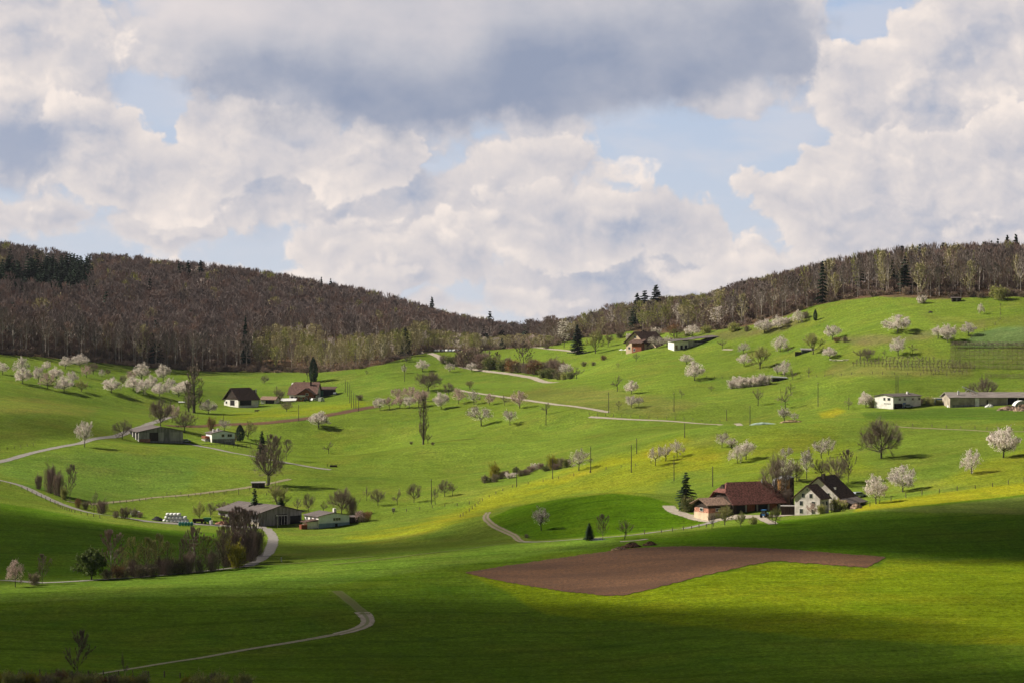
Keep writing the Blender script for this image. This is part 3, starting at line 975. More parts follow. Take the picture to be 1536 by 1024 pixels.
def sliver(mb, p, d, L, w, mi, rg):
    s = d.cross(rnd_dir(rg)).normalized() * (w * .5)
    e = p + d * L
    mb.poly([p - s, p + s, e + s * .3, e - s * .3], [(0, 1, 2, 3)], mi)


def leaf(mb, p, r, mi, rg):
    n = rnd_dir(rg)
    a = n.orthogonal().normalized()
    b = n.cross(a)
    t = rg.random() * 6.28
    a, b = a * math.cos(t) + b * math.sin(t), b * math.cos(t) - a * math.sin(t)
    r1, r2 = r * rg.uniform(.7, 1.2), r * rg.uniform(.5, 1.0)
    mb.poly([p - a * r1, p - b * r2, p + a * r1, p + b * r2], [(0, 1, 2, 3)], mi)


def limbs(rg, mb, p, d, L, r, lev, tips, spread=0.6, up=0.25, nchild=3, shrink=0.7, seg=3, mi=0, envelope=None):
    q = p
    dd = d.copy()
    pts_ = [p]
    for k in range(seg):
        dd = (dd + rnd_dir(rg) * 0.17 + Vector((0, 0, up * 0.22))).normalized()
        q2 = q + dd * (L / seg)
        r0, r1 = r * (1 - 0.45 * k / seg), r * (1 - 0.45 * (k + 1) / seg)
        mb.tube(q, q2, r0, r1, 5 if lev > 2 else 3, mi)
        q = q2
        pts_.append(q)
        if lev <= 2: tips.append((q, dd))
    if lev <= 0: return
    for k in range(nchild):
        t = rg.uniform(0.35, 1.0) if k else 1.0
        i = min(seg, max(1, int(round(t * seg))))
        nd = (dd + rnd_dir(rg) * spread * (1.25 if k else .7) + Vector((0, 0, up * 0.4))).normalized()
        limbs(rg, mb, pts_[i], nd, L * shrink * rg.uniform(.8, 1.1), r * 0.55 * (1.1 if k == 0 else .85), lev - 1, tips, spread, up, nchild, shrink, seg, mi)


def norm_proto(tr, cr):
    """scale trunk + crown so that the tree is one unit high and one unit wide"""
    allv = tr.v + (cr.v if cr else [])
    A = np.array([tuple(v) for v in allv])
    zmax = np.percentile(A[:, 2], 99.6)
    rr = np.percentile(np.hypot(A[:, 0], A[:, 1]), 97)
    s = Vector((0.5 / rr, 0.5 / rr, 1 / zmax))
    for m in (tr, cr):
        if m: m.v = [(v[0] * s.x, v[1] * s.y, v[2] * s.z) for v in m.v]


def broad_tree(seed, kind='bare', trunk=0.24, nl=6, lev=3, nsl=900, nlf=0, lr=0.02, mats=None, spread=0.62, up=0.25, incl=1.0, bark=None, tw=0.006, dome=True, dz0=0.52, gapth=0.10):
    rg = random.Random(seed)
    tr, cr = MB(), MB()
    p = Vector((0, 0, -0.03))
    lean = Vector((rg.uniform(-.12, .12), rg.uniform(-.12, .12), 1)).normalized()
    top = p + lean * (trunk + .03)
    tr.tube(p, p + lean * .05, 0.034, 0.024, 7, 0)
    tr.tube(p + lean * .05, top, 0.024, 0.019, 7, 0)
    tips = []
    for k in range(nl):
        a = 2 * math.pi * (k + rg.uniform(-.3, .3)) / nl
        el = rg.uniform(0.15, 0.95) * incl
        d = Vector((math.cos(a) * math.cos(el), math.sin(a) * math.cos(el), math.sin(el)))
        limbs(rg, tr, top + lean * rg.uniform(-.05, .04), d, 0.26 * rg.uniform(.85, 1.15), 0.012, lev, tips, spread, up, 3)
    limbs(rg, tr, top, lean, 0.28, 0.014, lev, tips, spread, up, 3)
    for k in range(nsl):
        q, d = rg.choice(tips)
        sliver(cr, q + rnd_dir(rg) * .012, (d + rnd_dir(rg) * .8 + Vector((0, 0, .25))).normalized(), rg.uniform(.04, .10), tw, 0, rg)
    for k in range(nlf):
        q, d = rg.choice(tips)
        leaf(cr, q + rnd_dir(rg) * abs(rg.gauss(0, .045)), lr * rg.uniform(.6, 1.3), 1 if rg.random() < .9 or len(mats) < 3 else 2, rg)
    norm_proto(tr, cr)
    # fill the crown between the limb ends: a lumpy dome with gaps
    nd = int(nlf * .50) if nlf else int(nsl * .7)
    made = tries = 0
    while made < nd and tries < nd * 8 and dome:
        tries += 1
        v = rnd_dir(rg)
        rr = rg.random() ** .33
        p_ = Vector((v.x * .48 * rr, v.y * .48 * rr, dz0 + v.z * (.97 - dz0) * rr if v.z > 0 else dz0 + v.z * (dz0 - trunk * .8) * rr))
        if mnoise.noise(p_ * 8.0 + Vector((seed, 0, 0))) < gapth - .25 * (1 - rr): continue
        if nlf: leaf(cr, p_, lr * rg.uniform(.5, 1.1), 1, rg)
        else: sliver(cr, p_, (v + rnd_dir(rg) * .5 + Vector((0, 0, .5))).normalized(), rg.uniform(.04, .08), tw, 0, rg)
        made += 1
    return tr.mesh('trunk', bark or BARK), cr.mesh('crown', mats)


def tall_tree(seed, mats, nsl=650, nlf=0, clear=0.45, wid=0.5, bark=None, tw=0.006, lr=.012):
    """forest tree: long clear stem, narrow crown of rising limbs"""
    rg = random.Random(seed)
    tr, cr = MB(), MB()
    p = Vector((0, 0, -0.04))
    d = Vector((rg.uniform(-.04, .04), rg.uniform(-.04, .04), 1)).normalized()
    tips = []
    n = 9
    for k in range(n):
        q = p + d * (0.96 / n)
        r0 = 0.0105 * (1 - .85 * k / n)
        tr.tube(p, q, r0 + .002, 0.0105 * (1 - .85 * (k + 1) / n) + .001, 5, 0)
        z = (k + 1) / n
        if z > clear:
            for j in range(3):
                a = rg.uniform(0, 6.28)
                el = rg.uniform(.5, 1.1)
                L = wid * (0.30 * math.sin(math.pi * min(1, (z - clear) / (1 - clear) * .75 + .25)) + .05)
                limbs(rg, tr, q, Vector((math.cos(a) * math.cos(el), math.sin(a) * math.cos(el), math.sin(el))), L, .0045, 1, tips, .5, .5, 3, .75, 2)
        elif z > .2 and rg.random() < .4:
            a = rg.uniform(0, 6.28)
            e = q + Vector((math.cos(a), math.sin(a), .5)) * rg.uniform(.03, .08)
            tr.tube(q, e, .003, .001, 3, 0)
            tips.append((e, (e - q).normalized()))
        p = q
        d = (d + rnd_dir(rg) * .05 + Vector((0, 0, .1))).normalized()
    for k in range(nsl):
        q, dd = rg.choice(tips)
        sliver(cr, q + rnd_dir(rg) * .008, (dd * .6 + rnd_dir(rg) * .45 + Vector((0, 0, .9))).normalized(), rg.uniform(.03, .075), tw, 0, rg)
    for k in range(nlf):
        q, dd = rg.choice(tips)
        leaf(cr, q + rnd_dir(rg) * abs(rg.gauss(0, .02)), lr * rg.uniform(.6, 1.3), 1, rg)
    norm_proto(tr, cr)
    return tr.mesh('trunk', bark or BARKG), cr.mesh('crown', mats)


def poplar(seed):
    rg = random.Random(seed)
    tr, cr = MB(), MB()
    tr.tube((0, 0, -.02), (0, 0, .96), .016, .002, 6, 0)
    for k in range(120):
        z = rg.uniform(.05, .9)
        a = rg.uniform(0, 6.28)
        b = Vector((0, 0, z))
        w = .085 * math.sin(math.pi * min(1, z * .72 + .22)) * rg.uniform(.5, 1)
        m = b + Vector((math.cos(a) * w, math.sin(a) * w, .06))
        e = m + Vector((math.cos(a) * w * .2, math.sin(a) * w * .2, rg.uniform(.06, .12)))
        tr.tube(b, m, .0035, .002, 3, 0)
        tr.tube(m, e, .002, .0008, 3, 0)
        for j in range(11):
            q = m.lerp(e, rg.random())
            sliver(cr, q, (rnd_dir(rg) * .35 + Vector((0, 0, 1))).normalized(), rg.uniform(.03, .06), .0045, 0, rg)
    norm_proto(tr, cr)
    return tr.mesh('trunk', BARK), cr.mesh('crown', [TWIG])


def spruce(seed, droop=.22, ragged=.25, nlev=17, full=1.0):
    rg = random.Random(seed)
    tr, cr = MB(), MB()
    tr.tube((0, 0, -.03), (0, 0, .97), .016, .002, 6, 0)
    for k in range(nlev):
        z = .08 + .9 * (k / (nlev - 1)) ** .92
        Rm = (1 - z) ** .8 * .21 * full + .008
        nb = 11 if z < .6 else 8
        for j in range(nb):
            a = 2 * math.pi * (j + rg.random()) / nb
            L = Rm * rg.uniform(1 - ragged * 1.6, 1 + ragged * .6)
            h = Vector((math.cos(a), math.sin(a), 0))
            b = Vector((0, 0, z + rg.uniform(-.015, .015)))
            e = b + h * L + Vector((0, 0, -L * droop * rg.uniform(.5, 1.6)))
            s = Vector((-h.y, h.x, 0))
            for i in range(6):
                t = (i + .7) / 6.5
                q = b.lerp(e, t)
                w = L * .30 * (1.15 - t) + .008
                for sg in (-1, 1):
                    f = q + s * sg * w + h * w * .6 + Vector((0, 0, -w * rg.uniform(.1, .8)))
                    u = Vector((0, 0, .010))
                    cr.poly([q - h * .012, q + h * .016 + u, f, f - h * .014 - u], [(0, 1, 2, 3)], 0)
    cr.tube((0, 0, .9), (0, 0, 1.0), .006, .001, 4, 0)
    norm_proto(tr, cr)
    return tr.mesh('trunk', BARKD), cr.mesh('crown', [NEEDLE])


def cypress(seed):
    rg = random.Random(seed)
    tr, cr = MB(), MB()
    tr.tube((0, 0, -.03), (0, 0, .3), .03, .02, 6, 0)
    for k in range(1500):
        z = rg.random()
        w = .24 * math.sin(math.pi * min(1, .18 + z * .82)) ** .7
        a = rg.uniform(0, 6.28)
        r = w * math.sqrt(rg.uniform(.3, 1))
        sliver(cr, Vector((math.cos(a) * r, math.sin(a) * r, z * .93 + .02)), (rnd_dir(rg) * .4 + Vector((0, 0, 1))).normalized(), .07, .03, 0, rg)
    norm_proto(tr, cr)
    return tr.mesh('trunk', BARKD), cr.mesh('crown', [NEEDLE])


def bush(seed, mats, nlf=500, nsl=1100, lr=.03, tw=.011):
    """stems from the ground, twiggy, with some leaves"""
    rg = random.Random(seed)
    tr, cr = MB(), MB()
    tips = []
    for k in range(13):
        a = rg.uniform(0, 6.28)
        el = rg.uniform(.7, 1.45)
        b = Vector((rg.uniform(-.12, .12), rg.uniform(-.12, .12), -.03))
        limbs(rg, tr, b, Vector((math.cos(a) * math.cos(el), math.sin(a) * math.cos(el), math.sin(el))), .36 * rg.uniform(.7, 1.2), .012, 2, tips, .55, .3, 3)
    for k in range(nsl):
        q, d = rg.choice(tips)
        sliver(cr, q, (d + rnd_dir(rg) * .7 + Vector((0, 0, .4))).normalized(), rg.uniform(.06, .15), tw, 0, rg)
    for k in range(int(nsl * .7)):
        a_, z_ = rg.uniform(0, 6.28), rg.random() ** 1.2 * .6
        r_ = math.sqrt(rg.random()) * .40 * (.45 + .55 * math.sin(math.pi * min(1, z_ * .9 + .2))) * (1 + .25 * math.sin(a_ * 3 + seed))
        q = Vector((math.cos(a_) * r_, math.sin(a_) * r_, z_))
        sliver(cr, q, (rnd_dir(rg) * .6 + Vector((math.cos(a_) * .3, math.sin(a_) * .3, .7))).normalized(), rg.uniform(.08, .18), tw, 0, rg)
        if k < nlf * .5: leaf(cr, q, lr, 1, rg)
    for k in range(nlf):
        q, d = rg.choice(tips)
        leaf(cr, q + rnd_dir(rg) * abs(rg.gauss(0, .05)), lr * rg.uniform(.6, 1.3), 1, rg)
    norm_proto(tr, cr)
    return tr.mesh('stem', BARKD), cr.mesh('foliage', mats)


PROTO = {
 'blossom': [broad_tree(11 + s, nsl=900, nlf=2300, lr=.019, mats=[TWIG, BLOS, TWIG], bark=BARKD, nl=6, trunk=.22) for s in range(4)],
 'full': [broad_tree(31 + s, nsl=800, nlf=3200, lr=.020, gapth=0.02, mats=[TWIG, BLOS, TWIG], bark=BARKD, nl=7, trunk=.20, incl=.8) for s in range(3)],
 'pink': [broad_tree(41 + s, nsl=1300, nlf=1900, lr=.017, mats=[TWIGR, PINK, TWIG], bark=BARKD, trunk=.25) for s in range(3)],
 'sparse': [broad_tree(51 + s, nsl=1500, nlf=1200, lr=.017, gapth=0.12, mats=[TWIG, BLOS, TWIG], bark=BARKD, nl=6) for s in range(3)],
 'bare': [broad_tree(61 + s, nsl=3000, nlf=0, mats=[TWIG], bark=BARKD, nl=7, trunk=.20, tw=.0045) for s in range(4)],
 'pruned': [broad_tree(71 + s, lev=2, nsl=700, nlf=0, mats=[TWIG], bark=BARKD, nl=6, trunk=.3, tw=.007, dome=False, incl=1.2) for s in range(3)],
 'budding': [broad_tree(81 + s, nsl=2600, nlf=900, lr=.016, mats=[TWIGB, BUD], bark=BARK, nl=7, trunk=.15, incl=1.2) for s in range(3)],
 'dense': [broad_tree(91 + s, nsl=5500, nlf=0, mats=[TWIG], bark=BARKD, nl=9, trunk=.16, tw=.0042) for s in range(2)],
 'green': [broad_tree(101 + s, nsl=900, nlf=5200, lr=.028, mats=[TWIGB, LEAFG], bark=BARKD, nl=7, trunk=.12, incl=1.2) for s in range(2)],
 'tallbare': [tall_tree(111 + s, [TWIG], nsl=3600, clear=.18, wid=.8, bark=BARK, tw=.006) for s in range(3)],
 'birch': [tall_tree(121 + s, [TWIGR], nsl=4200, clear=.14, wid=.75, bark=BARKG, tw=.006) for s in range(2)],
 'tallbud': [tall_tree(131 + s, [TWIGB, BUD], nsl=3200, nlf=900, lr=.012, clear=.12, wid=.8, bark=BARK, tw=.006) for s in range(2)],
 'talldark': [tall_tree(141, [TWIG], nsl=2600, clear=.2, wid=.75, bark=BARKD, tw=.005)],
 'tallblossom': [tall_tree(151 + s, [TWIG, BLOS], nsl=500, nlf=1500, lr=.015, clear=.2, wid=.85, bark=BARK) for s in range(2)],
 'poplar': [poplar(161), poplar(162)],
 'spruce': [spruce(171), spruce(172, .35, .45, 15), spruce(173, .15, .3, 19, 1.15)],
 'cypress': [cypress(181)],
 'bush': [bush(191 + s, [RUSTY if s == 1 else TWIG, TWIGB], nlf=250) for s in range(4)],
 'greenbush': [bush(201 + s, [TWIGB, LEAFG], nlf=1400) for s in range(2)],
 'budbush': [bush(211 + s, [TWIGB, BUD], nlf=900) for s in range(2)],
 'willow': [bush(221, [YELB, YELB], nlf=700, nsl=1500)],
 'twiggy': [bush(231 + s, [TWIGR, TWIGR], nlf=0, nsl=2200, tw=.009) for s in range(3)],
 'whitebush': [bush(241 + s, [TWIG, BLOS], nlf=1500, nsl=400) for s in range(2)],
 'pinkbush': [bush(251, [TWIGR, PINK], nlf=900)],
}
NAMES = {'blossom': ('blossoming_tree', 'fruit tree'), 'full': ('blossoming_tree', 'fruit tree'), 'pink': ('blossoming_tree', 'fruit tree'), 'sparse': ('blossoming_tree', 'fruit tree'),
         'bare': ('bare_tree', 'tree'), 'pruned': ('bare_tree', 'tree'), 'budding': ('budding_tree', 'tree'), 'dense': ('bare_tree', 'tree'), 'green': ('leafy_tree', 'tree'),
         'tallbare': ('bare_tree', 'tree'), 'birch': ('birch_tree', 'tree'), 'tallbud': ('budding_tree', 'tree'), 'talldark': ('bare_tree', 'tree'), 'tallblossom': ('blossoming_tree', 'tree'),
         'poplar': ('poplar_tree', 'tree'), 'spruce': ('spruce_tree', 'tree'), 'cypress': ('cypress_tree', 'tree'), 'bush': ('shrub', 'shrub'), 'greenbush': ('shrub', 'shrub'),
         'budbush': ('shrub', 'shrub'), 'willow': ('willow_shrub', 'shrub'), 'twiggy': ('shrub', 'shrub'), 'whitebush': ('blossoming_shrub', 'shrub'), 'pinkbush': ('blossoming_shrub', 'shrub')}
KINDWORD = {'blossom': 'white blossoming tree', 'full': 'densely blossoming white tree', 'pink': 'brownish pink blossoming tree', 'sparse': 'sparsely blossoming tree',
            'bare': 'leafless round tree', 'pruned': 'small leafless pruned tree', 'budding': 'budding tree', 'dense': 'dense leafless tree', 'green': 'green leafy tree',
            'tallbare': 'tall leafless tree', 'birch': 'tall bare birch', 'tallbud': 'tall budding tree', 'talldark': 'tall dark leafless tree', 'tallblossom': 'tall blossoming tree',
            'poplar': 'columnar poplar', 'spruce': 'dark spruce', 'cypress': 'dark cypress', 'bush': 'brown shrub', 'greenbush': 'green shrub', 'budbush': 'budding shrub',
            'willow': 'yellow willow shrub', 'twiggy': 'reddish brown twiggy shrub', 'whitebush': 'white blossoming shrub', 'pinkbush': 'pink shrub'}
PN = [0]
RG = random.Random(99)


def plant(kind, x, y, hpx, wpx, label, group=None, var=None, parts=True, pos=None):
    p = pos if pos is not None else G(x, y)
    h = hpx * p.y / FPX
    w = wpx * p.y / FPX
    PN[0] += 1
    lst = PROTO[kind]
    tm, cm = lst[(PN[0] if var is None else var) % len(lst)]
    nm, cat = NAMES[kind]
    e = empty(nm, p, RG.uniform(0, 6.28), label, cat, group)
    e.scale = (w * 1.06, w * 1.06, h)
    names = ('stem', 'foliage') if nm.endswith('shrub') else ('trunk', 'crown')
    for n, me_ in zip(names, (tm, cm)):
        o = bpy.data.objects.new(n, me_)
        COL.objects.link(o)
        o.parent = e
    return e


def cluster(where, group, items):
    """items: (kind, x, y, height, width[, own label]); numbered from the left where nothing else tells them apart"""
    items = sorted(items, key=lambda q: q[1])
    for i, it in enumerate(items):
        if len(it) > 5: lab = it[5]
        else:
            n = ORD[i] if i < len(ORD) else 'last'
            lab = '%s, %s from left %s' % (KINDWORD[it[0]], n, where)
        plant(it[0], *it[1:5], lab, group)


cluster('in the orchard below the left wood', 'trees of the left orchard', [
 ('blossom',4,561,18,18),('blossom',33,560,25,25),('full',34,575,24,26),('blossom',58,574,25,18),('blossom',70,556,15,15),('pink',71,583,25,24),('blossom',84,572,22,22),
 ('blossom',98,553,19,19),('full',120,550,19,27),('full',96,587,23,30),('blossom',108,574,18,22),('budding',122,587,18,20),('pink',130,566,19,16),('bare',140,561,18,18),
 ('sparse',153,567,14,11),('bare',162,563,10,8),('full',167,589,23,28),('bare',184,577,15,12),('pink',196,571,16,16),('blossom',212,571,28,25),('full',200,585,21,27),
 ('blossom',215,591,23,24),('full',227,585,23,20),('full',239,594,21,24),('full',245,571,25,21),('blossom',254,588,22,24),('blossom',268,595,19,24),('full',277,587,17,20)])
cluster('on the meadow left of the summit road', 'trees by the summit road', [
 ('bare',397,575,13,13),('pruned',415,597,19,14),('bare',430,617,15,17),('pruned',550,562,8,7),('pruned',566,540,8,9),('pruned',585,542,13,9),('bare',610,543,13,14),
 ('blossom',634,557,18,20),('sparse',675,558,15,17),('blossom',708,557,14,17),('sparse',606,560,14,9)])
cluster('in the long orchard row at mid slope', 'trees of the middle orchard row', [
 ('blossom',570,615,19,21),('pink',584,613,18,19),('pink',600,612,20,22),('blossom',614,612,18,20),('pink',628,610,24,24),('pink',597,600,18,25),('pink',617,600,21,27),('pink',637,602,18,20),
 ('full',662,613,25,22),('bare',673,592,19,18),('pink',688,605,24,24),('budding',705,584,14,16),('sparse',711,606,22,20),('pink',734,607,18,18),('pruned',757,608,17,15),('pink',780,612,27,28),
 ('dense',642,586,29,40,'large round dense leafless tree above the long orchard row'),
 ('sparse',722,638,30,38,'wide brown and white tree below the long orchard row'),('sparse',765,637,23,25,'smaller blossoming tree right of the wide one below the row'),
 ('pruned',820,621,19,16,'small bare tree close to a power pole beside the gravel lane')])
for a in [
 ('poplar',635,666,78,15,'slender tall poplar standing alone in the central meadow',None,0),
 ('pruned',642,665,15,15,'small bare tree right at the foot of the slender poplar'),
 ('bush',617,666,5,6,'tiny bush left of the slender poplar'),('bush',649,667,5,5,'tiny bush right of the slender poplar'),
 ('poplar',291,619,75,26,'broad brown poplar beside the left orchard and barn',None,1),
 ('poplar',283,617,45,14,'shorter brown poplar left of the broad one',None,0),
 ('full',313,620,21,27,'white blossoming tree left of the small white barn'),
 ('full',478,641,24,31,'wide blossoming tree below the ploughed strip'),
 ('talldark',462,572,40,14,'left of two dark ivy clad trees behind the chalet'),('cypress',470,573,38,13,'dense dark conifer behind the chalet roof'),
 ('bare',368,603,16,15,'bare tree between the left barn and the timber silo'),('bare',420,604,20,15,'bare tree behind the low stable of the left farm'),
 # around the grey barn and bungalow on the left
 ('blossom',127,670,39,25,'round blossoming tree standing alone beside the left road'),('bare',183,658,29,31,'wide bare tree just left of the grey barn'),
 ('dense',241,640,42,36,'tall dark bare tree behind the grey barn'),('pink',258,633,27,25,'pink blossoming tree behind the grey barn'),('bare',277,648,34,34,'bare tree behind the right end of the grey barn'),
 ('bush',317,645,21,13,'slim twiggy bush left behind the white bungalow'),('sparse',337,647,19,21,'blossoming tree directly behind the white bungalow'),('cypress',360,661,25,13,'dark cypress at the right end of the bungalow'),
 ('bush',352,661,10,9,'dark low shrub between bungalow and cypress'),('budding',372,658,27,27,'pale budding tree right of the cypress'),
 ('spruce',393,692,46,17,'dark pointed conifer behind the great bare tree',None,2),('talldark',404,726,76,44,'great dark bare tree with ivy beside the wooden field shed'),
 ('bare',402,728,66,52,'wide low limbs of bare tree at the wooden field shed'),
 ('tallbare',430,690,32,18,'thin grey bare tree right behind the great bare tree'),('pruned',493,680,19,17,'small dark dead tree alone in the hollow'),
 # trees near the gravel lane and saddle
 ('pruned',865,568,19,21,'crooked bare tree at the lower end of the hedge'),('blossom',848,563,18,22,'white blossoming tree in the hedge beside the lane end'),
 ('pruned',926,587,26,17,'upright bare tree left of a blossoming one on the right meadow'),('full',947,590,20,20,'round blossoming tree right of the upright bare one'),
 ('pruned',928,614,14,10,'tiny bare tree left of a blossoming pair'),('blossom',947,611,18,20,'left tree of a low blossoming pair on the meadow'),('sparse',958,609,15,15,'right tree of a low blossoming pair on the meadow'),
 ('pruned',954,542,13,11,'small bare tree on the slope under the upper farmhouse'),('pruned',927,552,9,6,'tiny bare tree left on the slope under the upper farmhouse'),
 ('spruce',866,531,44,21,'tall dark spruce standing at the saddle lane',None,0),('tallblossom',846,522,42,28,'tall white blossoming tree left of the saddle spruce'),
 ('budding',893,530,36,26,'yellow green budding tree right of the saddle spruce'),('tallbare',786,549,34,30,'tall bare tree rising out of the hedge'),
 ('budding',912,520,18,18,'small pale tree between the saddle spruce and farmhouse'),('pink',797,520,17,22,'pinkish bushy tree at the foot of the far saddle'),
 ('bush',820,523,9,12,'low bush beside the saddle lane'),('pruned',828,520,11,9,'small bare tree above the saddle lane'),
 ('full',1042,570,29,31,'large blossoming tree on the meadow under the long shed'),('blossom',1030,546,15,21,'small blossoming tree above the large blossoming one'),
 ('pruned',1067,587,9,10,'tiny bare tree at the meadow dip'),('pruned',1022,596,13,10,'tiny dark bare tree in the middle of the right meadow'),
 ('tallblossom',1075,495,36,27,'leaning white blossoming tree at the woodland edge'),('blossom',1038,505,18,25,'blossoming tree behind the long shed roof'),
 ('tallblossom',1141,475,38,21,'tall white blossoming tree inside the woodland edge'),('tallblossom',1190,460,24,15,'white blossoming crown in the wood right of the tall one'),
 ('full',1146,500,21,27,'left of two blossoming trees just under the wood'),('full',1168,494,20,25,'right of two blossoming trees just under the wood'),
 ('blossom',1198,485,20,20,'small blossoming tree at the corner of the wood'),('cypress',1223,481,17,6,'narrow ivy clad stump tree on the upper meadow'),
 ('blossom',1249,510,22,27,'blossoming tree above the small green shed'),('full',1346,499,27,41,'largest blossoming tree on the upper right meadow'),
 ('blossom',1170,527,23,29,'blossoming tree with dark trunk right of the long shed'),('sparse',1115,530,17,20,'small blossoming tree right of the long shed end'),
 ('pruned',1084,523,15,17,'bare tree at the right end of the long shed'),('budding',1220,531,31,30,'large budding tree beside the small green shed'),
 ('pruned',1182,529,14,12,'slim bare tree left of the small green shed'),
 ('full',1245,537,17,21,'small bright blossoming tree right of the green shed'),('budding',1140,553,33,33,'round brown budding tree on the terrace'),
 ('blossom',1116,549,19,21,'blossoming tree left of the round budding one'),('blossom',1177,563,23,23,'blossoming tree above the open field shelter'),('sparse',1167,562,16,16,'small blossoming tree left above the field shelter'),
 ('pruned',1189,569,18,13,'bare tree right of the open field shelter'),('pruned',1213,564,14,10,'tiny bare tree right of the field shelter by the fence'),
 ('pruned',1290,539,15,22,'left of two bare trees above the fruit rows'),('bare',1301,541,19,24,'right of two bare trees above the fruit rows'),
 ('pruned',1327,535,12,8,'tiny bare tree left of a blossoming one above the rows'),('blossom',1347,533,28,26,'blossoming tree above the fruit rows'),
 ('pruned',1369,530,15,16,'bare tree right of the blossoming one above the rows'),
 ('blossom',1407,508,19,21,'left of three blossoming trees by the bank'),('full',1422,513,26,26,'middle of three blossoming trees by the bank'),('blossom',1453,504,21,22,'right of three blossoming trees by the bank'),
 ('blossom',1471,471,16,11,'lone small blossoming tree high on the upper right meadow'),
 ('pruned',1137,608,26,16,'bare tree in the middle of the right slope'),('pruned',1178,613,34,24,'taller forked bare tree on the right slope'),('pruned',1186,589,15,14,'small bare tree above the forked one'),
 ('sparse',1177,631,22,23,'blossoming tree by the woodpile at the lane end'),('sparse',1192,631,13,14,'small blossoming tree right by the woodpile'),
 ('pruned',1273,614,19,15,'bare tree left of the white barn'),('full',1299,611,23,22,'pale blossoming tree beside the white barn'),('bush',1308,611,13,14,'brown bush at the corner of the white barn'),
 ('dense',1322,687,60,64,'big round bare tree in the hollow of the right slope'),('full',1505,686,46,44,'big blossoming tree at the right edge of the meadow'),
 ('bare',1492,672,26,22,'brown bare tree behind the big blossoming one'),('blossom',1457,710,37,35,'blossoming tree left of the big one at the right edge'),
 ('sparse',1232,687,29,24,'left of two blossoming trees above the farmhouse'),('sparse',1243,682,27,23,'right of two blossoming trees above the farmhouse'),
 # lower right farm
 ('sparse',983,698,30,24,'left of three brown blossoming trees in the yellow meadow'),('sparse',998,691,25,16,'middle of three brown blossoming trees in the yellow meadow'),('sparse',1016,685,26,24,'right of three brown blossoming trees in the yellow meadow'),
 ('sparse',1083,671,23,23,'upper left of four blossoming trees above the barn'),('sparse',1098,673,18,21,'upper right of four blossoming trees above the barn'),
 ('blossom',1106,694,26,25,'lower left of four blossoming trees above the barn'),('blossom',1119,689,29,27,'lower right of four blossoming trees above the barn'),
 ('spruce',1029,764,56,30,'dark spruce left of the red roofed barn',None,1),('greenbush',1031,767,24,21,'green bush under the dark spruce'),('budbush',1042,764,14,14,'pale bush between spruce and barn'),
 ('bare',1164,762,82,50,'large bare tree with ivy trunk between barn and house'),('sparse',1182,722,38,36,'large pinkish blossoming tree behind the silos'),('sparse',1178,690,20,21,'blossoming tree high above the silos'),
 ('twiggy',1150,762,28,22,'brown twiggy bush left of the ivy trunk'),('twiggy',1177,760,28,24,'brown twiggy bush right of the ivy trunk'),
 ('sparse',1210,718,46,27,'blossoming tree behind the farmhouse ridge'),('bare',1195,722,32,22,'bare tree behind the silos'),('bare',1256,727,44,42,'large bare tree behind the dark farmhouse roof'),('tallbare',1272,723,50,24,'tall bare tree right behind the farmhouse roof'),
 ('bare',1232,716,28,26,'bare tree behind the middle of the farmhouse roof'),
 ('blossom',1314,755,44,34,'left of two large blossoming trees right of the farmhouse'),('full',1354,737,40,43,'right of two large blossoming trees right of the farmhouse'),('sparse',1319,746,24,18,'blossoming tree behind the left large one'),
 ('budbush',1255,767,23,29,'budding bush in front of the dark farmhouse barn'),('budbush',1233,770,15,15,'small budding bush by the farmhouse wall'),('pink',1218,773,20,16,'tiny pink tree in front of the farmhouse'),
 ('budding',1087,787,30,28,'round green budding tree in front of the barn'),('budding',1111,790,24,15,'small budding tree in front of the barn doors'),('pruned',1068,793,24,13,'thin bare tree by the road to the barn'),
 ('budding',1163,787,27,23,'yellow green bush tree in front of the tractor'),('budbush',1130,786,12,15,'low bush at the barn yard'),
 ('sparse',812,795,37,26,'sparse white tree alone on the dark green knoll'),('spruce',884,810,26,17,'small dark spruce by the road below the knoll',None,2),
 ('tallbare',904,810,40,20,'thin bare tree right of the small spruce'),('pruned',937,808,29,26,'wide thin bare tree by the road below the knoll'),
 ('bush',790,806,6,10,'low bush where the track meets the road'),
 # bank in the meadow
 ('willow',742,719,27,20,'left yellow willow on the shrubby bank'),('willow',830,704,24,17,'right yellow willow on the shrubby bank'),('sparse',868,705,33,34,'brown and white tree at the right end of the shrubby bank'),
 # left farm below
 ('twiggy',58,733,24,11,'slim bush left of the big twiggy clump'),('twiggy',76,739,46,22,'left half of big reddish twiggy clump by the left road'),('twiggy',87,743,36,20,'right half of big reddish twiggy clump'),
 ('budbush',96,749,20,12,'low pale bush under the tall dark tree'),('tallbare',105,753,58,21,'tall dark leafless tree by the left road'),
 ('pruned',141,768,33,16,'bare tree in the shrubs by the left road'),('bush',174,776,11,14,'small bush at the road bend'),('bush',188,777,18,19,'dark bush by the road'),('bush',203,775,14,16,'grey bush left of the covered pile'),
 ('bush',117,761,15,12,'small brown bush beside the road'),('twiggy',153,770,23,20,'reddish bush beside the road'),('bush',128,763,13,11,'small grey bush beside the road'),
 ('budding',299,779,27,19,'round budding tree behind the silage bales'),('bare',316,774,22,16,'bare tree at the left corner of the big barn'),('bare',335,770,18,22,'bare tree behind the left part of the big barn'),('bare',352,770,18,20,'bare tree behind the big barn roof'),
 ('spruce',382,778,46,20,'ragged dark spruce at the big barn',None,1),('budding',416,765,40,34,'round budding tree behind the big barn roof'),('spruce',422,766,20,16,'small dark spruce behind the big barn roof',None,2),
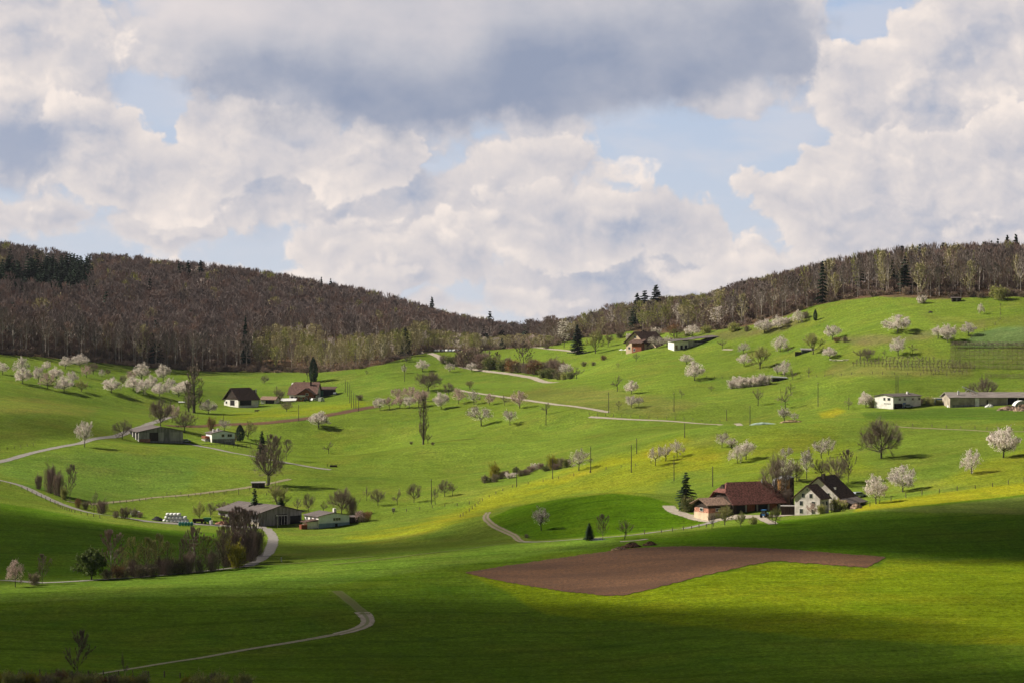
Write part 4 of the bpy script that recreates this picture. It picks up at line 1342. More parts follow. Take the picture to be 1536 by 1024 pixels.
 ('pruned',447,769,24,14,'thin bare tree behind the barn end'),('bare',463,768,29,18,'bare tree left behind the white house'),('pruned',485,769,19,15,'small bare tree behind the white house roof'),
 ('dense',512,771,40,37,'large round bare tree right behind the white house'),('twiggy',528,771,24,20,'twiggy bush right of the round bare tree'),('pinkbush',540,782,17,20,'dark pink shrub at the right end of the white house'),('bush',551,781,16,14,'rusty shrub at the end of the garden'),
 ('twiggy',210,776,9,10,'tiny reddish bush by the road edge')]:
    plant(*a)
cluster('in the row right of the lower white house', 'thin bare trees in a row on the meadow', [
 ('pruned',550,751,23,13),('bare',567,758,26,22),('pruned',596,757,24,17),('bare',621,753,29,23),('pruned',653,756,27,13),('bare',667,744,25,24),('pruned',679,743,20,13)])
cluster('in the hedge along the lower stream', 'trees along the lower stream', [
 ('green',137,869,46,40,'bushy green leafy tree at the left end of the stream hedge'),('birch',168,867,74,38),('tallbud',200,864,60,28),('tallbud',220,863,58,33),('tallbud',238,861,62,28),
 ('birch',292,857,68,33),('tallbud',309,856,54,24),('talldark',328,854,60,28),('twiggy',249,862,28,22),('bush',271,860,20,28),('willow',355,851,44,28,'rusty orange willow in the stream hedge'),
 ('birch',345,846,82,34),('birch',362,842,84,38),('tallbare',376,838,74,34),('twiggy',366,845,50,32),('twiggy',385,834,46,24),('birch',352,838,70,30),('twiggy',338,850,52,26),('twiggy',350,848,62,28),('tallbare',356,846,78,32),('birch',370,840,78,34),('twiggy',376,842,54,28),('tallbud',335,853,66,26),
 ('twiggy',318,856,34,24),('bush',300,858,24,24),('twiggy',284,859,34,24),('bush',262,860,24,26),('tallbud',252,861,50,24),('tallbud',228,862,52,26),('twiggy',242,861,28,24),('bush',218,863,20,24),
 ('twiggy',198,864,30,24),('tallbud',184,865,46,24),('bush',175,867,22,24),('tallbare',274,859,52,24),('bush',185,866,18,26),('bush',210,866,22,28),('bush',229,864,20,26),('bush',160,868,16,20)])
for a in [
 ('pink',23,880,42,27,'brownish blossoming tree at the far left road'),('tallbare',63,876,46,26,'grey bare tree right of the blossoming one at the far left'),('bush',52,877,20,20,'brown bush at the far left stream crossing'),
 ('tallbare',116,1022,78,38,'bare tree standing in the hedge at the bottom left',None,1),('pruned',186,1018,40,13,'very thin sapling at the bottom left')]:
    plant(*a)
# hedge beside the gravel lane: shrubs in view, each its own
hx = [(665,545,14,'bush'),(678,548,16,'greenbush'),(690,549,18,'bush'),(700,550,30,'twiggy'),(712,551,32,'bush'),(722,553,26,'twiggy'),(735,554,20,'greenbush'),(748,555,28,'tallbare'),(756,556,18,'greenbush'),
      (768,558,20,'bush'),(779,558,18,'bush'),(792,560,18,'twiggy'),(803,561,22,'bush'),(814,566,13,'greenbush'),(826,567,16,'greenbush'),(830,557,22,'twiggy'),(838,569,15,'bush'),(846,569,12,'budbush'),(856,568,11,'greenbush'),
      (740,547,12,'bush'),(762,549,14,'twiggy'),(800,553,16,'twiggy'),(818,556,14,'bush'),(842,557,16,'twiggy'),(876,549,8,'bush'),(890,548,6,'bush')]
cluster('in the hedge beside the gravel lane', 'shrubs of the lane hedge', [(k, x, y, h, h * 1.25 if k != 'tallbare' else 16) for (x, y, h, k) in hx])
rb = random.Random(5)
bank = []
for i in range(17):
    x = 728 + i * 7.6
    y = np.interp(x, [728, 760, 800, 850], [723, 716, 706, 701]) + rb.uniform(-3, 3)
    bank.append((rb.choice(['bush', 'twiggy', 'bush', 'whitebush', 'greenbush']), x, y, rb.uniform(8, 14), rb.uniform(13, 18)))
cluster('on the shrubby bank in the central meadow', 'shrubs on the meadow bank', bank)
row = []
for i in range(9):
    x = 1097 + i * 6.6
    row.append(('whitebush', x, 582 - i * .8 + rb.uniform(-1.5, 1.5), rb.uniform(13, 17), rb.uniform(14, 18)))
cluster('in the blossoming row beside the field shelter', 'blossoming shrubs beside the field shelter', row)
bot = []
for i in range(30):
    x = 4 + i * 8.2 if i < 27 else 280 + (i - 27) * 42
    y = 1030 + rb.uniform(-2, 6) if i < 27 else 1034
    bot.append((rb.choice(['bush', 'willow', 'budbush', 'bush']), x, y, rb.uniform(17, 28), rb.uniform(20, 30)))
for it in range(3): bot.append(('budbush', 300 + it * 32, 1036, 30, 30))


def Gfar(x, y):
    """below the picture's lower edge the ground goes on towards the camera"""
    return G(x, y)


cluster('in the hedge along the bottom edge', 'shrubs of the bottom hedge', bot)
# shrubs under the woodland edges
for i, (x, y, h, k) in enumerate([(930,507,12,'bush'),(985,503,12,'whitebush'),(1010,500,14,'bush'),(1060,500,14,'budbush'),(1100,497,14,'budbush'),(1120,497,9,'bush'),(1180,486,10,'whitebush'),(1208,478,12,'bush'),
      (945,512,12,'whitebush'),(1030,505,12,'budbush'),(905,540,8,'bush'),(1382,455,12,'whitebush'),(1500,450,22,'budbush'),(1012,519,26,'tallbud'),(985,522,18,'sparse'),(1000,520,16,'sparse'),
      (540,600,9,'bush'),(1268,513,9,'bush'),(1255,513,8,'bush'),(1383,605,9,'twiggy'),(1397,607,13,'budbush'),(1392,606,11,'greenbush'),(1408,607,9,'greenbush')]):
    plant(k, x, y, h, h * 1.3 if k not in ('tallbud',) else 22, '%s, %s from left among those at edges of woods and farms' % (KINDWORD[k], ORD[sorted([930,985,1010,1060,1100,1120,1180,1208,945,1030,905,1382,1500,1012,985.1,1000,540,1268,1255,1383,1397,1392,1408]).index(x) if x != 985 or k != 'sparse' else 7]), 'shrubs at wood and farm edges')
plant('bare', 1461, 607, 22, 18, 'bare tree in front of the long barn', None)
plant('bare', 1480, 600, 34, 34, 'wide bare tree behind the long barn', None)
plant('bare', 1455, 598, 24, 16, 'bare tree behind the left part of the long barn', None)

# ================================================================== woods
FOREST = {
 'beech': [tall_tree(301 + s, [TWIGR if s % 2 else TWIG2], nsl=1300, clear=.40, wid=.66, bark=BARKG, tw=.0062) for s in range(5)],
 'spring': [tall_tree(321 + s, [TWIGB, PALEB], nsl=800, nlf=850, clear=.10, wid=.9, bark=BARKG, tw=.010, lr=.020) for s in range(4)],
 'green': [tall_tree(341 + s, [TWIGB, BUD], nsl=420, nlf=800, clear=.12, wid=.9, bark=BARK, tw=.010, lr=.018) for s in range(2)],
 'white': [tall_tree(351, [TWIGR, BLOS], nsl=350, nlf=500, clear=.25, wid=.75, bark=BARKG, lr=.013)],
 'spruce': [spruce(361, .3, .35, 13), spruce(362, .25, .4, 12, .9)],
 'scrub': [bush(371 + s, [TWIGR, TWIGB], nlf=140, nsl=700, tw=.016) for s in range(2)],
}


def joined(tr, cr, name):
    """one mesh from a trunk mesh and a crown mesh (for trees too far off to show parts)"""
    me = bpy.data.meshes.new(name)
    V, F, MI, mats = [], [], [], []
    for m in (tr, cr):
        o = len(V)
        mo = len(mats)
        mats += list(m.materials)
        V += [tuple(v.co) for v in m.vertices]
        for p in m.polygons:
            F.append(tuple(i + o for i in p.vertices))
            MI.append(p.material_index + mo)
    me.from_pydata(V, [], F)
    for x in mats: me.materials.append(x)
    me.polygons.foreach_set('material_index', MI)
    me.update()
    return me


FMESH = {k: [joined(t, c, 'tree') for t, c in v] for k, v in FOREST.items()}


def wood(name, label, kinds, P):
    """P: list of (pos, kind, height, width); one object, instancing by geometry nodes"""
    order = [(k, i) for k in kinds for i in range(len(FMESH[k]))]
    ccol = bpy.data.collections.new(name + '_trees')
    for n, (k, i) in enumerate(order):
        o = bpy.data.objects.new('%s_%03d' % (name, n), FMESH[k][i])
        ccol.objects.link(o)
    me = bpy.data.meshes.new(name)
    me.vertices.add(len(P))
    me.vertices.foreach_set('co', np.array([tuple(p[0]) for p in P], dtype=np.float32).ravel())
    rg = random.Random(len(P))
    ix = [order.index((p[1], rg.randrange(len(FMESH[p[1]])))) for p in P]
    me.attributes.new('which', 'INT', 'POINT').data.foreach_set('value', ix)
    sc = []
    for p in P: sc += [p[3], p[3], p[2]]
    me.attributes.new('size', 'FLOAT_VECTOR', 'POINT').data.foreach_set('vector', sc)
    me.attributes.new('turn', 'FLOAT', 'POINT').data.foreach_set('value', [rg.uniform(0, 6.28) for _ in P])
    o = bpy.data.objects.new(name, me)
    COL.objects.link(o)
    ng = bpy.data.node_groups.new(name + '_nodes', 'GeometryNodeTree')
    ng.interface.new_socket('Geometry', in_out='INPUT', socket_type='NodeSocketGeometry')
    ng.interface.new_socket('Geometry', in_out='OUTPUT', socket_type='NodeSocketGeometry')
    N, Lk = ng.nodes, ng.links
    gi, go = N.new('NodeGroupInput'), N.new('NodeGroupOutput')
    ci = N.new('GeometryNodeCollectionInfo')
    ci.inputs[0].default_value = ccol
    ci.inputs['Separate Children'].default_value = True
    ci.inputs['Reset Children'].default_value = True
    ip = N.new('GeometryNodeInstanceOnPoints')

    def na(nm, t):
        a = N.new('GeometryNodeInputNamedAttribute')
        a.data_type = t
        a.inputs[0].default_value = nm
        return a.outputs[0]
    Lk.new(gi.outputs[0], ip.inputs['Points'])
    Lk.new(ci.outputs[0], ip.inputs['Instance'])
    ip.inputs['Pick Instance'].default_value = True
    Lk.new(na('which', 'INT'), ip.inputs['Instance Index'])
    cx = N.new('ShaderNodeCombineXYZ')
    Lk.new(na('turn', 'FLOAT'), cx.inputs[2])
    Lk.new(cx.outputs[0], ip.inputs['Rotation'])
    Lk.new(na('size', 'FLOAT_VECTOR'), ip.inputs['Scale'])
    Lk.new(ip.outputs[0], go.inputs[0])
    md = o.modifiers.new('trees', 'NODES')
    md.node_group = ng
    tag(o, label, 'wood', kind='stuff')
    return o


def scatter(pd, d_off, d_len, step, x0, x1, seed, ext=0):
    """jittered points behind a woodland edge given as (photo x, distance)"""
    rg = random.Random(seed)
    out = []
    dmin = min(d for _, d in pd) + d_off
    dmax = max(d for _, d in pd) + d_off + d_len
    Y = dmin
    while Y < dmax:
        X = (x0 - 768) / FPX * Y
        X1 = (x1 - 768) / FPX * Y
        while X < X1:
            x = X + rg.uniform(-.45, .45) * step
            y = Y + rg.uniform(-.45, .45) * step
            px = 768 + FPX * x / y
            e = np.interp(px, [a for a, _ in pd], [b for _, b in pd])
            if e + d_off <= y <= e + d_off + d_len: out.append((x, y, px, y - e))
            X += step
        Y += step
    return out


rg = random.Random(17)
PL, PR_, PM, PSP = [], [], [], []
FRONT = []
L2 = [(a, b) for a, b in LDEP]
R2 = [(a, b) for a, b in RDEP]


def inmid(px, dep):
    # the young spring wood in front of the dark hillside wood
    lim = np.interp(px, [372, 400, 450, 600, 700, 780, 830], [45, 100, 125, 140, 160, 110, 0])
    return dep < lim and 372 < px < 830


for (x, y, px, dep) in scatter(L2, 3, 620, 8.6, -420, 834, 3):
    z = float(hz(x, y)[0])
    py = HY - FPX * z / y
    hgt = rg.uniform(21, 28)
    wid = rg.uniform(9, 13)
    hgt *= float(np.interp(px, [560, 700, 834], [1, .8, .62]))
    if inmid(px, dep):
        h = rg.uniform(13, 19) * (0.62 if px > 640 else 1) * (0.75 if px > 720 else 1)
        k = rg.choice(['spring', 'spring', 'green', 'green', 'spring', 'white' if rg.random() < .5 else 'spring'])
        if dep < 30 and rg.random() < .2: k = 'beech'
        PM.append((Vector((x, y, z)), k, h, rg.uniform(6, 9)))
        continue
    sx = px
    # the spruce stand on the upper left and scattered conifers
    if 370 < dep: pass
    spr = (-60 < sx < 142 and 395 < py - 8 < 466 + 14 * vnoise(np.array([x]), np.array([y]), 25, 4)[0] and vnoise(np.array([x]), np.array([y]), 30, 8)[0] > -.40)
    if -60 < sx < 60 and py < 436: spr = rg.random() < .55
    if spr:
        PSP.append((Vector((x, y, z)), 'spruce', rg.uniform(13, 24), rg.uniform(8, 11)))
        continue
    k = 'beech'
    r = rg.random()
    if r < .025: k = 'spring'
    elif r < .030: k = 'white'
    elif r < .040: k = 'spruce'
    elif r < .075 and dep > 250: k = 'green'
    if dep < 14: FRONT.append((Vector((x, y, z)), k, hgt, wid, px))
    else: PL.append((Vector((x, y, z)), k, hgt, wid))
for (x, y, px, dep) in scatter(R2, 2, 260, 7.4, 836, 1900, 4):
    z = float(hz(x, y)[0])
    f = np.interp(px, [836, 900, 1000, 1060, 1110, 1200, 1300, 1540], [.55, .72, .72, .62, .85, .95, 1.0, 1.0])
    hgt = rg.uniform(19, 25) * f
    wid = rg.uniform(6, 9.5)
    r = rg.random()
    if px < 1090: k = 'spring' if r < .34 else ('beech' if r < .76 else ('white' if r < .80 else 'green'))
    elif px > 1290: k = 'beech' if r < .84 else ('spring' if r < .93 else ('green' if r < .96 else 'spruce'))
    else: k = 'beech' if r < .80 else ('spring' if r < .92 else ('green' if r < .97 else 'spruce'))
    if dep < 12 and rg.random() < .8: FRONT.append((Vector((x, y, z)), k if rg.random() < .9 else 'spring', hgt * rg.uniform(.75, 1), wid, px))
    else: PR_.append((Vector((x, y, z)), k, hgt, wid))
# undergrowth at the edges
for pd, lst, x0, x1 in ((L2, PL, -200, 834), (R2, PR_, 836, 1700)):
    for (x, y, px, dep) in scatter(pd, 0, 14, 5.0, x0, x1, 9):
        if rg.random() < .6: lst.append((Vector((x, y, float(hz(x, y)[0]))), 'scrub', rg.uniform(2, 5), rg.uniform(4, 7)))
    for (x, y, px, dep) in scatter(pd, 20, 150 if x0 > 800 else 60, 8.0, x0, x1, 19):
        if inmid(px, dep): continue
        lst.append((Vector((x, y, float(hz(x, y)[0]))), 'scrub', rg.uniform(4, 10), rg.uniform(6, 10)))
wood('hillside_beech_wood', 'bare brown beech wood covering the left hillside', ['beech', 'spring', 'white', 'spruce', 'green', 'scrub'], PL)
wood('young_spring_wood', 'paler young wood with fresh green tops before the dark hillside', ['spring', 'green', 'white', 'beech'], PM)
wood('ridge_wood', 'bare mixed wood along the right ridge', ['beech', 'spring', 'green', 'white', 'spruce', 'scrub'], PR_)
wood('spruce_stand', 'dark spruce stand on the upper left hillside', ['spruce'], PSP)
FW = {'beech': ('bare_tree', 'tall bare grey stemmed tree'), 'spring': ('budding_tree', 'pale budding tree'), 'green': ('budding_tree', 'fresh green budding tree'), 'white': ('blossoming_tree', 'whitish blossoming tree'), 'spruce': ('spruce_tree', 'dark spruce')}
FRONT = [f for f in FRONT if -10 < f[4] < 1546]
for i, (p, k, h, w, px) in enumerate(FRONT):
    o = bpy.data.objects.new(FW[k][0], FMESH[k][i % len(FMESH[k])])
    COL.objects.link(o)
    o.location = p
    o.rotation_euler = (0, 0, rg.uniform(0, 6.28))
    o.scale = (w, w, h)
    side = 'left hillside wood' if px < 834 else 'right ridge wood'
    tag(o, '%s in the front row of the %s' % (FW[k][1], side), 'tree', 'front row trees of the ' + side)
# conifers that stand out against the sky and in the woods
for i, (x, ytop, hp, wp, d, lab) in enumerate([
 (984,428,42,17,1440,'taller dark spruce on the skyline above the upper farmhouse'),(967,436,38,20,1440,'broad dark spruce left of the tallest skyline one'),(956,440,30,12,1445,'slim dark spruce leftmost in the skyline trio'),
 (282,391,28,11,1860,'middle of three small skyline spruces on the left hill'),(268,392,26,9,1860,'left of three small skyline spruces on the left hill'),(301,391,27,14,1860,'right of three small skyline spruces on the left hill'),
 (482,416,26,8,1950,'left of two spruces on the descending left skyline'),(496,418,24,9,1950,'right of two spruces on the descending left skyline'),(555,434,22,7,1970,'single small spruce low on the descending skyline'),
 (648,446,34,13,2000,'ragged tiered pine above the descending skyline'),(735,467,28,17,2050,'rounded dark pine on the low skyline'),
 (1433,366,40,12,1330,'dark spruce at the left of the right skyline group'),(1475,358,44,9,1340,'slim spruce in the right skyline group'),(1487,356,46,9,1345,'second slim spruce in the right skyline group'),
 (1511,348,50,11,1345,'tallest spruce of the right skyline group'),(1524,347,50,12,1345,'rightmost spruce of the right skyline group'),(1497,353,46,10,1345,'spruce between slim ones in the right skyline group'),
(368,470,80,13,1570,'tall thin spruce at the edge of the left wood'),
 (154,404,20,12,1800,'small spruce right of the dark spruce stand'),(730,500,22,16,1520,'round evergreen in the saddle wood'),(753,507,22,10,1500,'dark evergreen at the saddle wood edge'),(608,492,45,20,1490,'olive green conifer at the end of the young wood')]):
    if 900 < x < 1000:
        d = 1475
        wp *= 1.5
    elif 1400 < x:
        d += 60
        wp *= 1.5
        ytop += 5
    elif x > 700: d += 40
    X = (x - 768) / FPX * d
    gz = float(hz(X, d)[0])
    h = min((HY - ytop) / FPX * d - gz, 34)
    plant('spruce', x, 0, max(h, 6) / d * FPX, wp * max(1, h / (hp / FPX * d)) ** .5, lab, None, var=i, pos=Vector((X, d, gz)))

# ================================================================== buildings
WHITE = mat('white_render', (0.84, 0.80, 0.76), 0.9, 0.10, 0.6)
GREYW = mat('greyish_render', (0.68, 0.61, 0.58), 0.9, 0.18, 0.5)  # greyer and pinker than the plain white render
CREAM = mat('cream_render', (0.62, 0.48, 0.34), 0.9, 0.12, 0.5)
SHADEW = mat('shaded_white_render', (0.80, 0.84, 0.92), 0.9, 0.08, 0.5)  # bluish shade tone of white walls put into the colour
TEALW = mat('teal_render', (0.26, 0.36, 0.46), 0.9, 0.10, 0.5)
PINKW = mat('brick_wall', (0.52, 0.24, 0.17), 0.9, 0.35, 1.2, stretch=(1, 1, 2.5))
TIMB = mat('dark_timber', (0.050, 0.034, 0.026), 0.85, 0.35, 1.5, stretch=(4, 4, .3))
TIMR = mat('red_timber', (0.26, 0.085, 0.045), 0.85, 0.3, 1.5, stretch=(4, 4, .3))
GREYP = mat('grey_panels', (0.27, 0.25, 0.25), 0.8, 0.25, 0.5, stretch=(2, 2, .3))
GREYL = mat('pale_panels', (0.42, 0.39, 0.37), 0.8, 0.2, 0.5, stretch=(2, 2, .3))
CONC = mat('concrete', (0.42, 0.36, 0.29), 0.9, 0.2, 0.4)
TILE = mat('red_tiles', (0.195, 0.078, 0.062), 0.85, 0.45, 1.3, stretch=(1.5, 1.5, 3), bump=.6)
TILEC = mat('old_red_tiles', (0.190, 0.105, 0.085), 0.85, 0.4, 1.3, stretch=(1.5, 1.5, 3), bump=.6)
TILEB = mat('brown_tiles', (0.115, 0.068, 0.055), 0.85, 0.4, 1.3, stretch=(1.5, 1.5, 3), bump=.6)
TILEO = mat('weathered_tiles', (0.290, 0.190, 0.140), 0.85, 0.35, 1.3, stretch=(1.5, 1.5, 3), bump=.6)
ETER = mat('fibre_cement', (0.25, 0.215, 0.195), 0.85, 0.25, 0.6, stretch=(.4, 3, 1), bump=.4)
ETERD = mat('dark_fibre_cement', (0.145, 0.120, 0.115), 0.85, 0.25, 0.6, stretch=(.4, 3, 1), bump=.4)
GLASS = mat('window_glass', (0.035, 0.040, 0.050), 0.15, 0.2, 1.0, spec=0.6)
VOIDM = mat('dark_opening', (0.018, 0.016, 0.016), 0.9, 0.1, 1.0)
METAL = mat('galvanised_metal', (0.55, 0.56, 0.57), 0.4, 0.1, 1.0, metal=0.6)
STEELB = mat('weathered_silo_steel', (0.40, 0.20, 0.05), 0.55, 0.3, 0.6)
PLASTW = mat('white_film', (0.78, 0.77, 0.75), 0.45, 0.06, 1.0, spec=.4, world_rand=0.05)
PLASTT = mat('teal_plastic', (0.06, 0.30, 0.30), 0.4, 0.1, 1.0, spec=.4)
PLASTB = mat('blue_paint', (0.03, 0.16, 0.42), 0.4, 0.1, 1.0, spec=.4)
PLASTG = mat('green_paint', (0.02, 0.14, 0.07), 0.4, 0.1, 1.0, spec=.4)
CARW = mat('white_paint', (0.75, 0.75, 0.76), 0.25, 0.03, 1.0, spec=.5)
CARG = mat('grey_paint', (0.30, 0.33, 0.38), 0.25, 0.03, 1.0, spec=.5)
CARD = mat('dark_paint', (0.03, 0.035, 0.045), 0.25, 0.03, 1.0, spec=.5)
CARR = mat('red_paint', (0.35, 0.03, 0.02), 0.3, 0.03, 1.0, spec=.5)
RUB = mat('rubber', (0.02, 0.02, 0.02), 0.8, 0.1, 1.0)
RUBBLE = mat('rubble_heap', (0.42, 0.29, 0.21), 0.95, 0.45, 1.2, bump=.8)
POLEM = mat('pole_wood', (0.085, 0.070, 0.058), 0.9, 0.2, 1.0)
POSTM = mat('post_wood', (0.13, 0.10, 0.075), 0.9, 0.2, 1.0)
WOOL = mat('wool', (0.65, 0.60, 0.50), 0.95, 0.15, 2.0)
HIDE = mat('brown_hide', (0.08, 0.035, 0.02), 0.8, 0.2, 2.0)


def walls(mb, x0, x1, y0, y1, ze, zr=None, axis='x', mi=0, z0=-2.5):
    if zr is None:
        mb.box(x0, x1, y0, y1, z0, ze, mi)
        return
    if axis == 'x':
        ym = (y0 + y1) / 2
        prof = [(y0, z0), (y1, z0), (y1, ze), (ym, zr), (y0, ze)]
        v = [(x0, a, b) for a, b in prof] + [(x1, a, b) for a, b in prof]
    else:
        xm = (x0 + x1) / 2
        prof = [(x1, z0), (x0, z0), (x0, ze), (xm, zr), (x1, ze)]
        v = [(a, y0, b) for a, b in prof] + [(a, y1, b) for a, b in prof]
    mb.poly(v, [(4, 3, 2, 1, 0), (5, 6, 7, 8, 9), (0, 1, 6, 5), (1, 2, 7, 6), (2, 3, 8, 7), (3, 4, 9, 8), (4, 0, 5, 9)], mi)


def slab(mb, a, b, c, d, t=0.22, mi=0):
    """thick quad: corners a b c d, thickness upwards"""
    v = [Vector(q) for q in (a, b, c, d)]
    u = Vector((0, 0, t))
    mb.poly(v + [q + u for q in v], [(3, 2, 1, 0), (4, 5, 6, 7), (0, 1, 5, 4), (1, 2, 6, 5), (2, 3, 7, 6), (3, 0, 4, 7)], mi)


def roof(mb, x0, x1, y0, y1, ze, zr, axis='x', ov=0.7, hip0=0.0, hip1=0.0, mi=0, t=0.22):
    """gable roof; hip0/hip1 clip the ridge ends into half-hips (m)"""
    sw = axis == 'y'
    if sw: x0, x1, y0, y1 = y0, y1, x0, x1
    ym = (y0 + y1) / 2
    sl = (zr - ze) / (ym - y0)
    oz = ze - sl * ov + .05
    zt = zr + .05

    def P(x, y, z): return (y, x, z) if sw else (x, y, z)
    X0, X1 = x0 - ov * .8, x1 + ov * .8
    for (ye, s) in ((y0 - ov, 1), (y1 + ov, -1)):
        a, b = P(X0, ye, oz), P(X1, ye, oz)
        f = 0.55
        ymid = ye + (ym - ye) * f
        zmid = oz + (zt - oz) * f
        q = [a, b]
        if hip1: q += [P(X1, ymid, zmid), P(X1 - hip1, ym, zt)]
        else: q += [P(X1, ym, zt)]
        if hip0: q += [P(X0 + hip0, ym, zt), P(X0, ymid, zmid)]
        else: q += [P(X0, ym, zt)]
        v = [Vector(k) for k in q]
        u = Vector((0, 0, t))
        n = len(v)
        mb.poly(v + [k + u for k in v], [tuple(range(n))[::-1], tuple(range(n, 2 * n))] + [(i, (i + 1) % n, n + (i + 1) % n, n + i) for i in range(n)], mi)
    for hip, X, xr in ((hip0, X0, X0 + hip0), (hip1, X1, X1 - hip1)):
        if hip:
            f = 0.55
            zmid = oz + (zt - oz) * f
            ya, yb = y0 - ov + (ym - y0 + ov) * f, y1 + ov + (ym - y1 - ov) * f
            v = [Vector(P(X, ya, zmid)), Vector(P(X, yb, zmid)), Vector(P(xr, ym, zt))]
            u = Vector((0, 0, t + .01))
            mb.poly(v + [k + u for k in v], [(2, 1, 0), (3, 4, 5), (0, 1, 4, 3), (1, 2, 5, 4), (2, 0, 3, 5)], mi)


def onface(face, c, u0, u1, v0, v1, dep=0.10, inset=0.0):
    """box lying on a wall plane: face F (y=c), B, L (x=c), R; u along the wall, v height"""
    if face == 'F': return (u0, u1, c - dep, c + .05 + inset, v0, v1)
    if face == 'L': return (c - dep, c + .05 + inset, u0, u1, v0, v1)
    return (c - .05 - inset, c + dep, u0, u1, v0, v1)


def window(par, face, c, u, v, w, h, fm=None, shutters=None, glass=None):
    fr = MB().box(*onface(face, c, u - w / 2 - .12, u + w / 2 + .12, v - .12, v + h + .12, .05)).build('window', fm or WHITE, par)
    pa = MB()
    pa.box(*onface(face, c, u - w / 2, u - .04, v, v + h, .09))
    pa.box(*onface(face, c, u + .04, u + w / 2, v, v + h, .09))
    pa.build('pane', glass or GLASS, fr)
    if shutters:
        sb = MB()
        for s in (-1, 1):
            a = u + s * (w / 2 + .12 + .3)
            sb.box(*onface(face, c, a - .27, a + .27, v, v + h, .11))
        sb.build('shutter', shutters, fr)
    return fr


def panel(par, name, m, face, c, u0, u1, v0, v1, dep=.06):
    return MB().box(*onface(face, c, u0, u1, v0, v1, dep)).build(name, m, par)


def site(name, label, cat, px, py, yaw, dz=0.0, back=0.0, side=0.0, group=None):
    p = G(px, py)
    p = Vector((p.x + side, p.y + back, p.z + dz))
    return empty(name, p, R(yaw), label, cat, group)


def part(par, name, m, fn):
    mb = MB()
    fn(mb)
    return mb.build(name, m, par)


# ---- lower right farm: barn with red roof
b = site('barn', 'large barn with maroon tiled half hipped roof and brick annex', 'barn', 1100, 771, 27)
part(b, 'wall', TIMB, lambda m: walls(m, 0, 17.5, 0, 13, 3.6, 8.6, 'x'))
rf = part(b, 'roof', TILE, lambda m: roof(m, 0, 17.5, 0, 13, 3.6, 8.9, 'x', 1.1, hip0=2.6, hip1=2.6))
part(rf, 'vent_pipe', METAL, lambda m: m.tube((14.0, 6, 8.0), (14.0, 6, 9.8), .22, .22, 8, cap=True))
def annex(m):
    walls(m, -7.5, -.05, 2.0, 10.0, 3.0)
an = part(b, 'annex', PINKW, annex)
part(an, 'plinth', CREAM, lambda m: m.box(-7.6, -.1, 1.9, 10.1, -2.4, .5))
part(an, 'gable', TIMB, lambda m: m.box(-7.55, -.12, 1.94, 10.06, 1.9, 3.15))
part(an, 'annex_roof', TILEO, lambda m: (slab(m, (-8.6, .9, 2.7), (.0, .9, 2.7), (.0, 6.0, 4.6), (-8.6, 6.0, 4.6)), slab(m, (.0, 11.1, 2.7), (-8.6, 11.1, 2.7), (-8.6, 6.0, 4.6), (.0, 6.0, 4.6))))
window(an, 'F', 1.9, -4.2, 1.0, 1.4, .8)
window(an, 'L', -7.6, 5.8, 1.0, 1.6, .8)
for i, u in enumerate((2.4, 6.2, 10.4, 14.2)): panel(b, 'door', (VOIDM, TIMR, VOIDM, TIMR)[i], 'F', 0, u - 1.3, u + 1.3, .1, 2.9)
for u in (4.3, 8.3, 12.3, 16.2): panel(b, 'post', GREYL, 'F', 0, u - .16, u + .16, 0, 3.2, .5)
# ---- farmhouse
h = site('farmhouse', 'tall white gabled farmhouse with three rows of windows, beside the barn', 'house', 1192, 773, -36)
part(h, 'wall', GREYW, lambda m: walls(m, 0, 8.4, 0, 5.4, 5.6, 8.9, 'y'))
rf = part(h, 'roof', TILEB, lambda m: roof(m, 0, 8.4, 0, 5.4, 5.6, 9.0, 'y', .7))
part(h, 'plinth', CONC, lambda m: m.box(-.06, 8.46, -.06, 5.46, -2.4, .35))
for v in (.9, 3.2):
    for u in (2.2, 6.2): window(h, 'F', 0, u, v, 1.0, 1.25, shutters=None)
for u in (2.9, 5.4): window(h, 'F', 0, u, 5.5, .9, 1.2, shutters=None)
window(h, 'F', 0, 4.2, 7.6, .45, .5)
for u in (1.6, 4.0): window(h, 'R', 8.4, u, 3.3, .9, 1.1)
h = site('farmhouse_barn', 'big white gabled farm building with sweeping dark brown roof behind the farmhouse', 'barn', 1194, 768, -32, dz=-.2, back=6.6, side=1.6)
part(h, 'wall', GREYW, lambda m: walls(m, 0, 13, 0, 11, 5.0, 10.3, 'y'))
rf = part(h, 'roof', TILEB, lambda m: roof(m, 0, 13, 0, 11, 5.0, 10.5, 'y', 1.0))
part(rf, 'chimney', TIMB, lambda m: m.box(7.2, 8.0, 1.0, 1.8, 8.6, 11.6))
part(rf, 'vent', WHITE, lambda m: m.box(10.4, 11.1, 2.0, 2.8, 5.8, 7.6))
part(rf, 'lean_to_roof', ETERD, lambda m: slab(m, (13.9, -.8, 4.2), (17.6, -.8, 2.8), (17.6, 11.6, 2.8), (13.9, 11.6, 4.2)))
part(h, 'lean_to', TIMB, lambda m: m.box(13.02, 17.0, 2.0, 10.9, -2.4, 2.75))  # solid dark box stands in for the open shed's shaded inside
part(h, 'canopy', TILEO, lambda m: slab(m, (12.0, -3.0, 3.0), (16.5, -3.0, 2.8), (16.5, -.9, 3.8), (12.0, -.9, 4.0)))
window(h, 'F', 0, 9.6, 4.6, 1.1, 1.3)
window(h, 'F', 0, 5.2, 7.2, .7, .8)
s1 = site('silo', 'golden brown farm silo between barn and farmhouse', 'silo', 1180, 763, 0, back=9)
part(s1, 'tank', STEELB, lambda m: m.tube((0, 0, -1), (0, 0, 8.6), 2.0, 2.0, 20, cap=True))
